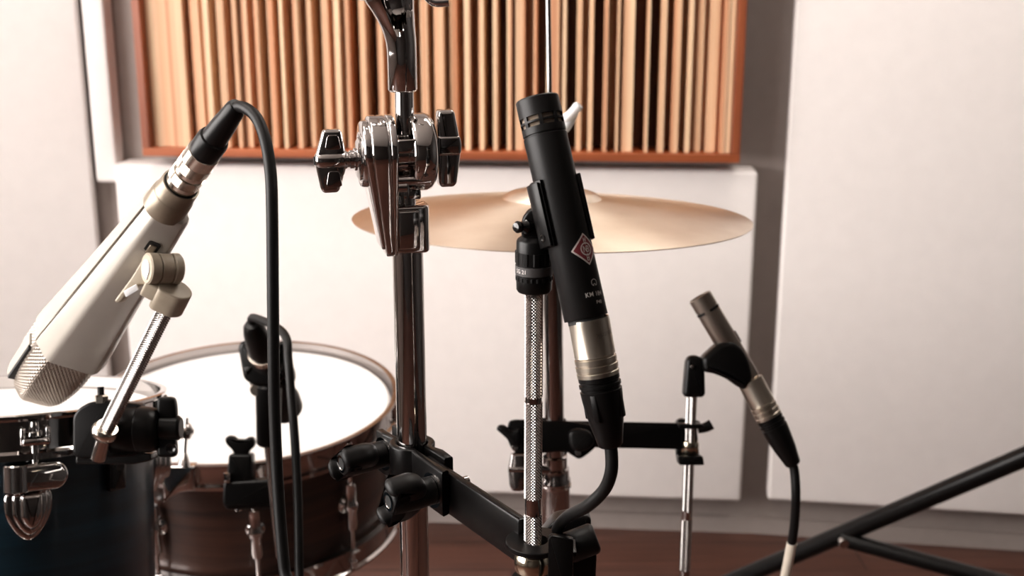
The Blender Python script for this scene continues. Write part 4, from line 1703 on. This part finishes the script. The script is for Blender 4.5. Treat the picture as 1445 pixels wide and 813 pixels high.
# tall tension screw with a nut beside the rim clamp (belongs to the snare's left front lug)
bm = B()
TS0, TS1 = P(259, 660, 1.27), P(263, 590, 1.28)
cyl(bm, TS0, TS1, 0.0024)
lathe(bm, [(0.002, -0.009), (0.0052, -0.008), (0.0075, -0.003), (0.0075, 0.003), (0.0052, 0.007), (0.003, 0.009)], frame(P(262.5, 609, 1.28), TS1 - TS0), 10)
box(bm, (0, 0, 0), (0.017, 0.004, 0.006), frame(P(262.5, 609, 1.28), TS1 - TS0, RIGHT), 0.0015)
lathe(bm, [(0.0025, 0.010), (0.005, 0.004), (0.007, -0.004)], frame(P(259.5, 653, 1.27), TS1 - TS0), 20)
obj('tension_screw', bm, 'dark_chrome', snare)
bm = B()
Mq = frame(P(257, 681, 1.285), (0, -1, 0.1), RIGHT) @ Matrix.Scale(1.285 / F, 4)
prism(bm, rpoly([(-26, -28), (-16, -20), (0, -12), (20, -10), (21, 27), (-26, 27)], 4, 4), -14, 10, Mq, 4, 3)
obj('strainer_plate', bm, 'chrome', snare, angle=50)


# ================================================================== RIM CLAMP ON THE TOM
DR = 0.90
kR = DR / F
rc = thing('rim_clamp', 'black rim clamp with wing knob on the edge of the teal tom', 'clamp', P(160, 640, DR))
Mrc = Matrix((RIGHT * kR, -UP * kR, -FWD * kR)).transposed().to_4x4()
Mrc.translation = P(160, 606, DR)
ro = lambda pts: [(a_ - 160, b_ - 606) for a_, b_ in pts]
bm = B()
Mbar = Mrc @ Matrix(((0, 0, 1, 0), (1, 0, 0, 0), (0, 1, 0, 0), (0, 0, 0, 1)))     # lathe axis along picture x
Mbar = Mrc @ Matrix.Rotation(PI / 2, 4, 'Y')
lathe(bm, [(0, -4), (30, -4), (33, 0), (33, 34), (32, 35), (32, 36), (33, 37), (32, 52), (29, 62), (24, 66), (0, 66)], Mbar @ Matrix.Translation((0, 0, 0)), 48)
obj('barrel', bm, 'black', rc, angle=45)
bm = B()
prism(bm, rpoly(ro([(104, 640), (104, 588), (112, 576), (128, 567), (148, 565), (200, 570), (200, 640), (190, 644), (112, 648)]), 6, 4), -22, 6, Mrc, 4, 3)
obj('clamp_body', bm, 'black', rc, angle=45)
bm = B()
prism(bm, rpoly(ro([(108, 640), (214, 640), (214, 650), (190, 655), (108, 655)]), 3, 3), -30, 4, Mrc, 2)
obj('lower_jaw', bm, 'black_gloss', rc, angle=45)
bm = B()
cyl(bm, P(143, 575, DR), P(142, 546, DR), 0.0025)
scb = obj('clamp_screw', bm, 'rubber', rc)
bm = B()
lathe(bm, [(0.002, -0.003), (0.005, -0.003), (0.0052, 0.002), (0.0042, 0.003), (0.002, 0.003)], frame(P(143, 563, DR), UP), 6)
obj('nut', bm, 'nickel_bright', scb, smooth=False)
bm = B()
cyl(bm, P(224, 604, DR), P(256, 604, DR), 17.5 * kR, ch=0.002)
kn = obj('wing_knob', bm, 'black', rc)
for (cy_, hh_) in ((575, 15), (627, 16)):
    bm = B()
    prism(bm, rpoly(ro([(223, cy_ - hh_), (247, cy_ - hh_), (250, cy_), (250, cy_ + hh_ + 2), (223, cy_ + hh_ + 2)]), 7, 5), -9, 9, Mrc, 5, 4)
    obj('wing', bm, 'black', kn, angle=50)
bm = B()
lathe(bm, [(0, 0), (4, 0), (6, 1.5), (8, 1.5), (8, -2)], Mrc @ Matrix.Translation((84, 26, 9)), 20)
obj('wing_eyelet', bm, 'black_gloss', kn)

# ================================================================== SNARE MICROPHONE, CLIP, CLAMP
DS = 1.17
kS = DS / F
Msn = Matrix((RIGHT * kS, -UP * kS, -FWD * kS)).transposed().to_4x4()
Msn.translation = P(375, 520, DS)
so = lambda pts: [(a_ - 375, b_ - 520) for a_, b_ in pts]
sm = thing('drum_microphone', 'small dark microphone aimed down at the snare drum head', 'microphone', P(375, 530, DS))
adir = (FWD * 0.80 - UP * 0.62 + RIGHT * 0.06).normalized()
ma = P(372, 500, DS - 0.012)
Msm = frame(ma, adir, RIGHT) @ Matrix.Scale(kS, 4)
bm = B()
lathe(bm, [(0, -3), (19, -3), (21, 0), (21, 90), (24, 100), (27, 118), (27, 140), (20, 152), (0, 156)], Msm, 40)
obj('body', bm, 'black_satin', sm)
bm = B()
lathe(bm, [(19, -5), (21.8, -4), (21.8, 5), (20, 6)], Msm, 40)
obj('plug_ring', bm, 'nickel_bright', sm)
sc_ = thing('microphone_clip', 'black rubber clip holding the microphone over the snare drum', 'microphone clip', P(380, 625, DS))
bm = B()
Ms2 = frame(ma + adir * 38 * kS, adir, RIGHT) @ Matrix.Scale(kS, 4)
prism(bm, [(22 * math.cos(math.radians(a_)), 22 * math.sin(math.radians(a_))) for a_ in range(-40, 221, 13)] + [(33 * math.cos(math.radians(a_)), 33 * math.sin(math.radians(a_))) for a_ in range(220, -41, -13)],
      -26, 26, Ms2 @ Matrix.Rotation(PI / 1.0, 4, 'Z'), 3, 2)
obj('clip_ring', bm, 'black', sc_, angle=50)
bm = B()
prism(bm, rpoly(so([(340, 500), (338, 488), (344, 480), (356, 482), (358, 500), (392, 500), (394, 482), (406, 479), (411, 486), (409, 520), (402, 534), (388, 545), (362, 545), (346, 534)]), 6, 4), -14, 14, Msn, 6, 3)
obj('clip_fork', bm, 'black', sc_, angle=50)
bm = B()
cyl(bm, P(379, 542, DS), P(379, 628, DS + 0.012), 18.5 * kS, 17 * kS, ch=0.002)
obj('clip_stem', bm, 'black', sc_)
bm = B()
lathe(bm, [(0, -6), (8, -6), (10, 0), (8, 5), (0, 5)], frame(P(362, 550, DS - 0.004), (0, -1, 0.2)) @ Matrix.Scale(kS, 4), 20)
obj('pivot_screw', bm, 'nickel_bright', sc_)
srd = thing('knurled_rod', 'thin grey steel rod under the snare microphone clip, behind the cable', 'rod', P(398, 785, 1.24))
bm = B()
knurl(bm, P(398, 785, 1.245), P(381, 624, DS + 0.010), 9.0 * 1.2 / F, 14, 0.0005)
obj('knurled_grip', bm, 'steel', srd, smooth=False)
scl = thing('rim_clamp', 'black rim clamp with a stubby wing screw on the snare drum rim', 'clamp', P(342, 700, 1.26))
DC = 1.255
kC = DC / F
Mcl = Matrix((RIGHT * kC, -UP * kC, -FWD * kC)).transposed().to_4x4()
Mcl.translation = P(342, 660, DC)
co = lambda pts: [(a_ - 342, b_ - 660) for a_, b_ in pts]
bm = B()
prism(bm, rpoly(co([(325, 640), (357, 640), (359, 672), (357, 690), (325, 690), (322, 672)]), 4, 4), -14, 12, Mcl, 4, 3)
obj('clamp_body', bm, 'black', scl, angle=50)
bm = B()
prism(bm, rpoly(co([(320, 626), (318, 618), (324, 614), (332, 616), (336, 620), (346, 620), (350, 617), (357, 616), (361, 622), (360, 630), (352, 636), (350, 646), (332, 646), (330, 636)]), 4, 4), -8, 8, Mcl, 4, 3)
obj('wing_screw', bm, 'black', scl, angle=50)
bm = B()
prism(bm, rpoly(co([(318, 678), (384, 674), (392, 682), (392, 708), (384, 716), (322, 718), (316, 708)]), 6, 4), -12, 14, Mcl, 5, 3)
obj('arm', bm, 'black', scl, angle=50)
bm = B()
box(bm, (-18, 12, 15), (10, 14, 5), Mcl, 2)
cyl(bm, Mcl @ Vector((-4, 60, 6)), Mcl @ Vector((-4, 50, 6)), 0.004)
obj('clamp_bolt', bm, 'chrome', scl)

# cable of that microphone
scb2 = thing('microphone_cable', 'black cable hanging from the microphone over the snare drum', 'cable', (-0.30, 1.0, 0.006), 'microphone cables')
bm = B()
Mbt = frame(ma, -adir, RIGHT) @ Matrix.Scale(kS, 4)
lathe(bm, [(0, 4), (19.5, 5), (20, 10), (19, 26), (16, 52), (13, 66), (9, 72), (0, 73)], Mbt, 36)
obj('cable_boot', bm, 'black', scb2)
bm = B()
be = ma - adir * 66 * kS
c3 = [be, be - adir * 0.014 + RIGHT * 0.004, P(400, 470, 1.06), P(407, 510, 1.04), P(411, 560, 1.03), P(416, 620, 1.02), P(420, 700, 1.01), P(422, 800, 1.0), P(424, 900, 1.0), Vector((-0.19, 0.93, 0.35)), Vector((-0.20, 0.94, 0.06)),
      Vector((-0.24, 0.98, 0.006)), Vector((-0.5, 1.02, 0.006))]
tube(bm, c3, 0.0038, 16, 8)
obj('cord', bm, 'rubber', scb2)

# ================================================================== HI-HAT STAND, CYMBALS
DH = 1.13
HB = P(784, 700, 1.165)
HT = P(774.5, 60, 1.055)
# keep the stand upright in the view plane: depth follows a true vertical
HX, HY = HB.x, HB.y
lean = (HT.x - HB.x) / ((zpy(HY, 60)) - HB.z)


def hp(py):
    z_ = zpy(HY, py)
    # small lean to the left going up
    d_ = HY * CS - (z_ - CAM_H) * SN
    xx = HX + lean_k * (z_ - HB.z)
    return Vector((xx, HY, z_))


d_top = HY * CS - (zpy(HY, 60) - CAM_H) * SN
lean_k = ((774.5 - 722.5) / F * d_top - HX) / (zpy(HY, 60) - HB.z)
hdep = lambda py: HY * CS - (zpy(HY, py) - CAM_H) * SN
hs = thing('hi_hat_stand', 'dark chrome hi-hat stand behind the black pencil microphone', 'stand', (HX, HY, 0))
bm = B()
cyl(bm, hp(652), hp(370), 13.6 * hdep(500) / F, seg=36)
obj('upper_tube', bm, 'dark_chrome', hs)
bm = B()
cyl(bm, hp(385), hp(-120), 3.6 * hdep(100) / F, seg=20)
obj('pull_rod', bm, 'dark_chrome', hs)
bm = B()
kk = hdep(690) / F
axh = frame(hp(740), hp(640) - hp(740), RIGHT)
lh = (hp(640) - hp(740)).length
lathe(bm, [(14, -0.0), (19.5, 0.0), (20, 60), (21.5, 62), (21.5, 70), (19.5, 72), (19.5, 86), (17, 88), (17, 104), (14, 106)], axh @ Matrix.Scale(kk, 4), 40)
obj('memory_collar', bm, 'dark_chrome', hs, angle=50)
bm = B()
lathe(bm, [(18, 58), (22.3, 59), (22.3, 63), (18, 64)], axh @ Matrix.Scale(kk, 4), 40)
obj('collar_ring', bm, 'chrome', hs)
low = hp(740)
bm = B()
cyl(bm, (low.x + 0.002, low.y, 0.05), low + Vector((0, 0, 0.01)), 0.0128, seg=36)
obj('lower_tube', bm, 'dark_chrome', hs)
for k in range(3):
    a = math.radians(-90 + 120 * k)
    d = Vector((math.cos(a), math.sin(a), 0))
    bm = B()
    tube(bm, [Vector((low.x, low.y, 0.30)) + d * 0.012, Vector((low.x, low.y, 0.16)) + d * 0.18, Vector((low.x, low.y, 0.008)) + d * 0.28], 0.009, 12)
    obj('leg', bm, 'chrome', hs)
# hanging wing bolt of the memory collar
bm = B()
kz = 1.13 / F
Mwb = Matrix((RIGHT * kz, -UP * kz, -FWD * kz)).transposed().to_4x4()
Mwb.translation = P(731, 665, 1.13)
prism(bm, rpoly([(-10, -26), (12, -26), (14, -2), (12, 24), (6, 28), (-8, 28), (-12, 20), (-14, -4)], 4, 4), -7, 7, Mwb, 4, 3)
wbm = obj('wing_bolt', bm, 'dark_chrome', hs, angle=50)
bm = B()
box(bm, (0, -3, 1), (27, 7, 16), Mwb, 2)
obj('wing_bolt_band', bm, 'chrome', wbm)
bm = B()
cyl(bm, P(738, 660, 1.14), P(785, 664, 1.155), 0.005)
obj('bolt_shank', bm, 'dark_chrome', wbm)

# cymbals
nC = (LZ * math.cos(math.radians(2.7)) + Vector((0, 1, 0)) * math.sin(math.radians(2.7)) + Vector((0.010, 0, 0))).normalized()
dC = hdep(312)
CC = hp(308)
RC_ = 279.5 * dC / F
prof_top = []
for i in range(41):
    u = i / 40
    r_ = RC_ * (1 - u)
    rb = RC_ * 0.25
    if r_ > rb:
        v = (RC_ - r_) / (RC_ - rb)
        z_ = 0.0175 * v ** 0.92
    else:
        v = 1 - r_ / rb
        z_ = 0.0175 + 0.010 * math.sqrt(max(0, 1 - (1 - v) ** 2.2))
    prof_top.append((r_, z_))
cy = thing('cymbal', 'pale bronze cymbal with a raised bell, behind the black pencil microphone', 'cymbal', CC)
Mcy = frame(CC, nC, RIGHT)
CYK = hp(343)


def cymbal_part(sgn, parent, mw):
    b_ = B()
    outer = [(max(r_, 0.004), sgn * z_ + sgn * 0.0008) for r_, z_ in prof_top]
    inner = [(max(r_ - 0.0003, 0.004), sgn * z_) for r_, z_ in reversed(prof_top)]
    sect_ring(b_, outer + inner, I4, 128)
    return local_part('plate', b_, 'cymbal', parent, mw, True)


cymbal_part(1, cy, Mcy)
# clutch above the bell, with its light wing screw
cl = thing('hi_hat_clutch', 'silver clutch with a wing screw on the hi-hat rod above the cymbal', 'clutch', CC + nC * 0.03)
bm = B()
lathe(bm, [(0.0035, 0.0290), (0.011, 0.0290), (0.012, 0.032), (0.011, 0.041), (0.0075, 0.042), (0.0075, 0.075), (0.011, 0.076), (0.011, 0.088), (0.0035, 0.09)], Mcy, 28)
obj('clutch_body', bm, 'chrome', cl, angle=50)
bm = B()
kw = 1.07 / F
tube(bm, [P(785, 172, 1.07), P(800, 166, 1.065), P(813, 153, 1.06)], [6 * kw, 7 * kw, 6.5 * kw], 16, 6)
lathe(bm, [(0, -4), (7, -4), (7.5, 0), (6, 4), (0, 5)], frame(P(815, 151, 1.06), P(815, 151, 1.06) - P(800, 166, 1.065)) @ Matrix.Scale(kw, 4), 20)
tube(bm, [P(786, 178, 1.07), P(797, 180, 1.068), P(812, 158, 1.068)], [8 * kw, 8 * kw, 5 * kw], 14, 6)
obj('wing_screw', bm, 'pale_cap', cl)

# ------------------------------------------------------------------ clamp arm on the hi-hat stand
DA = 1.15
kA = DA / F
hc = thing('mic_arm_clamp', 'black clamp arm on the hi-hat stand reaching to the small nickel microphone', 'clamp', hp(640))
Mh = Matrix((RIGHT * kA, -UP * kA, -FWD * kA)).transposed().to_4x4()
Mh.translation = P(780, 615, hdep(615))
ho = lambda pts: [(a_ - 780, b_ - 615) for a_, b_ in pts]
bm = B()
prism(bm, rpoly(ho([(795, 594), (962, 597), (962, 634), (795, 630)]), 1.5), -4, 4, Mh, 1.2)
obj('arm', bm, 'powder', hc)
bm = B()
prism(bm, rpoly(ho([(718, 592), (726, 590), (800, 592), (838, 598), (846, 612), (838, 630), (826, 640), (816, 646), (806, 640), (798, 634), (732, 640), (722, 632), (714, 612)]), 5, 4), 14.6, 22, Mh, 3)
obj('front_jaw', bm, 'powder', hc, angle=50)
bm = B()
prism(bm, rpoly(ho([(740, 592), (800, 592), (802, 640), (796, 660), (788, 672), (770, 640), (740, 638)]), 5, 4), -26, -17, Mh, 3)
obj('rear_jaw', bm, 'powder', hc, angle=50)
bm = B()
prism(bm, rpoly(ho([(700, 602), (705, 596), (713, 597), (722, 606), (732, 600), (738, 612), (732, 628), (722, 626), (716, 616)]), 4, 4), 18, 34, Mh, 5)
obj('wing_knob', bm, 'rubber', hc, angle=50)
bm = B()
prism(bm, rpoly(ho([(800, 606), (812, 600), (830, 604), (838, 618), (830, 630), (812, 634), (802, 626)]), 6, 4), 20, 40, Mh, 6)
obj('wing_knob', bm, 'rubber', hc, angle=50)
bm = B()
for (a_, b_) in ((727, 628), (815, 636)):
    lathe(bm, [(0, 25), (4, 25), (5.5, 22), (5.5, 12)], Mh @ Matrix.Translation((a_ - 780, b_ - 615, 0)), 16)
obj('bolt', bm, 'chrome', hc)
bm = B()
prism(bm, rpoly(ho([(956, 596), (962, 592), (990, 596), (990, 602), (985, 605), (989, 650), (985, 656), (958, 655), (956, 640)]), 3), -26, -10, Mh, 2)
for y0, y1 in ((597, 604), (642, 655)):
    prism(bm, rpoly(ho([(955, y0), (990, y0), (992, y1), (957, y1)]), 3), -16, 12, Mh, 2)
obj('end_block', bm, 'powder', hc, angle=50)
bm = B()
tube(bm, [P(985, 606, DA), P(996, 603, DA), P(1004, 599, DA)], [6 * kA, 7 * kA, 7.5 * kA], 14, 5)
obj('end_knob', bm, 'rubber', hc)

r2 = thing('knurled_rod', 'thin knurled steel rod under the small nickel microphone', 'rod', P(966, 860, DA + 0.03))
q1, q2 = P(976, 556, DA - 0.012), P(966, 815, DA + 0.045)
rp = lambda py: q1 + (q2 - q1) * ((py - 556) / (815 - 556))
bm = B()
knurl(bm, rp(717), q1, 7.6 * kA, 14, 0.0005)
obj('knurled_grip', bm, 'steel', r2, smooth=False)
bm = B()
knurl(bm, rp(803), rp(729), 8.2 * kA, 14, 0.0005)
obj('knurled_grip', bm, 'steel', r2, smooth=False)
for a, b in ((730, 716), (860, 802)):
    bm = B()
    cyl(bm, rp(a), rp(b), 7.2 * kA)
    obj('smooth_band', bm, 'dark_chrome', r2)
bm = B()
lathe(bm, [(6, -10), (11, -10), (13, -6), (13, 6), (11, 10), (6, 10)], frame(rp(628), q1 - q2) @ Matrix.Scale(kA, 4), 28)
obj('lock_nut', bm, 'brass_nut', r2)

# small nickel microphone with clip
DM = 1.10
kM = DM / F
A0, A1 = P(987, 418, DM), P(1088, 588, DM)
nd = (A1 - A0).normalized()
nm = thing('pencil_microphone', 'small nickel pencil microphone in a black clip at the right', 'microphone', A1)
Mn = frame(A0, nd, RIGHT) @ Matrix.Scale(kM, 4)
lenN = (P(1058, 537, DM) - A0).length / kM
bm = B()
lathe(bm, [(0, 2), (14, 2), (15.5, 0), (16.8, 1.5), (16.8, 20), (16.0, 20.5), (16.0, 26), (16.8, 26.5), (16.8, lenN - 4), (14, lenN)], Mn, 40)
nb = obj('body', bm, 'mic_nickel', nm)
bm = B()
fr = Mn
for a0 in (-150, -60, 30, 120):
    pts = [(17.2 * math.cos(math.radians(a0 + 60 * i / 8)), 17.2 * math.sin(math.radians(a0 + 60 * i / 8))) for i in range(9)]
    pts += [(15 * math.cos(math.radians(a0 + 60 - 60 * i / 8)), 15 * math.sin(math.radians(a0 + 60 - 60 * i / 8))) for i in range(9)]
    prism(bm, pts, 22, 25.5, Mn)
obj('capsule_slot', bm, 'slot', nm)
bm = B()
ms = frame(A0 + nd * 76 * kM, (RIGHT * 0.86 + UP * 0.5), nd) @ Matrix.Scale(kM, 4)
prism(bm, rpoly([(-9, -3), (9, -3), (9, 3), (-9, 3)], 2), 14, 18.5, ms, 1)
obj('switch', bm, 'slot', nm)
nc = thing('microphone_clip', 'black plastic clip holding the small nickel microphone', 'microphone clip', P(978, 560, DM))
Mnc = Matrix((RIGHT * kM, -UP * kM, -FWD * kM)).transposed().to_4x4()
Mnc.translation = P(1025, 510, DM)
no = lambda pts: [(a_ - 1025, b_ - 510) for a_, b_ in pts]
bm = B()
prism(bm, rpoly(no([(988, 505), (1004, 490), (1012, 483), (1030, 480), (1044, 490), (1054, 508), (1060, 534), (1048, 550), (1038, 544), (1026, 535), (1004, 526), (990, 524)]), 6, 4), -19, 20, Mnc, 8, 4)
obj('clip_sleeve', bm, 'black', nc, angle=50)
bm = B()
prism(bm, rpoly(no([(967, 508), (972, 502), (982, 501), (992, 506), (993, 520), (994, 556), (990, 560), (966, 560), (963, 555)]), 4, 4), -13, 13, Mnc, 6, 4)
obj('clip_stem', bm, 'black', nc, angle=50)
bm = B()
lathe(bm, [(0, 16), (3, 15.5), (4, 13), (4, 8)], Mnc @ Matrix.Translation((975 - 1025, 517 - 510, 0)), 16)
obj('pivot_screw', bm, 'dark_chrome', nc)

XA2, XB2 = P(1059, 538, DM), P(1120, 656, DM)
c4 = [P(1121, 665, DM), P(1123, 700, DM), P(1121, 740, DM + .01), P(1117, 768, DM + .02), P(1112, 795, DM + .03), P(1105, 830, DM + .05), P(1095, 880, DM + .08), Vector((0.26, 1.2, 0.35)), Vector((0.27, 1.22, 0.05)), Vector((0.33, 1.28, 0.006)), Vector((0.62, 1.36, 0.006))]
th4, sh4, fr4, L4 = xlr('black cable with white tape hanging from the small nickel microphone', XA2, XB2, 18.5 * kM, c4, 0.0042, full=False)
bm = B()
tube(bm, [P(1117.5, 766, DM + .0193), P(1112, 795, DM + .03), P(1105, 830, DM + .05)], 0.0047, 16, 6)
obj('tape_wrap', bm, 'tape', th4)

# ================================================================== BLACK TRIPOD AT THE RIGHT
tr = thing('tripod_stand', 'black tripod stand leg and brace crossing the lower right corner', 'stand', (0.93, 1.5, 0))
Rp, Lp = P(1445, 645, 1.75), P(1050, 813, 2.05)
dirL = (Lp - Rp).normalized()
foot = Lp + dirL * ((Lp.z - 0.016) / -dirL.z)
hub = Rp - dirL * 0.20
bm = B()
cyl(bm, hub, foot, 0.0148, seg=28)
lg = obj('leg', bm, 'powder', tr)
bm = B()
cyl(bm, foot + Vector((0, 0, -0.0155)), foot + Vector((0, 0, 0.03)), 0.019)
obj('rubber_foot', bm, 'rubber', lg)
# joint and brace
Jd = 1.75 + (2.05 - 1.75) * 0.62
J = P(1188, 762, Jd)
tJ = (J - Rp).dot(dirL)
J = Rp + dirL * tJ
col_xy = Vector((hub.x + 0.03, hub.y - 0.01, 0))
bm = B()
low_c = Vector((col_xy.x, col_xy.y, 0.30))
t_br = P(1390, 813, 1.83) - J
brace_end = J + t_br * ((col_xy.x - J.x) / t_br.x)
tube(bm, [J + Vector((0, -0.012, 0)), brace_end], [0.0125, 0.0125], 16, 1, 1.0)
obj('brace', bm, 'powder', tr)
bm = B()
cyl(bm, J + Vector((0, -0.02, 0)), J + Vector((0, -0.030, 0)), 0.008)
obj('joint_bolt', bm, 'steel', tr)
bm = B()
cyl(bm, (col_xy.x, col_xy.y, max(0.03, brace_end.z - 0.10)), (col_xy.x, col_xy.y, 1.0), 0.016)
cyl(bm, (col_xy.x, col_xy.y, hub.z - 0.03), (col_xy.x, col_xy.y, hub.z + 0.04), 0.032)
cyl(bm, (col_xy.x, col_xy.y, brace_end.z - 0.02), (col_xy.x, col_xy.y, brace_end.z + 0.02), 0.028)
obj('column', bm, 'powder', tr)
for sgn in (1, 2):
    rot = Matrix.Translation(col_xy) @ Matrix.Rotation(sgn * 2 * PI / 3, 4, 'Z') @ Matrix.Translation(-col_xy)
    bm = B()
    cyl(bm, rot @ hub, rot @ foot, 0.0148, seg=24)
    obj('leg', bm, 'powder', tr)

# ================================================================== world and view
w = bpy.data.worlds.new('world')
SC.world = w
w.use_nodes = True
w.node_tree.nodes['Background'].inputs[0].default_value = (0.02, 0.018, 0.017, 1)
w.node_tree.nodes['Background'].inputs[1].default_value = 1.0
SC.view_settings.view_transform = 'Standard'
SC.view_settings.look = 'None'
SC.view_settings.gamma = 1.0
SC.view_settings.use_curve_mapping = False
SC.view_settings.exposure = 0.36
SC.cycles.max_bounces = 8
SC.cycles.use_denoising = True
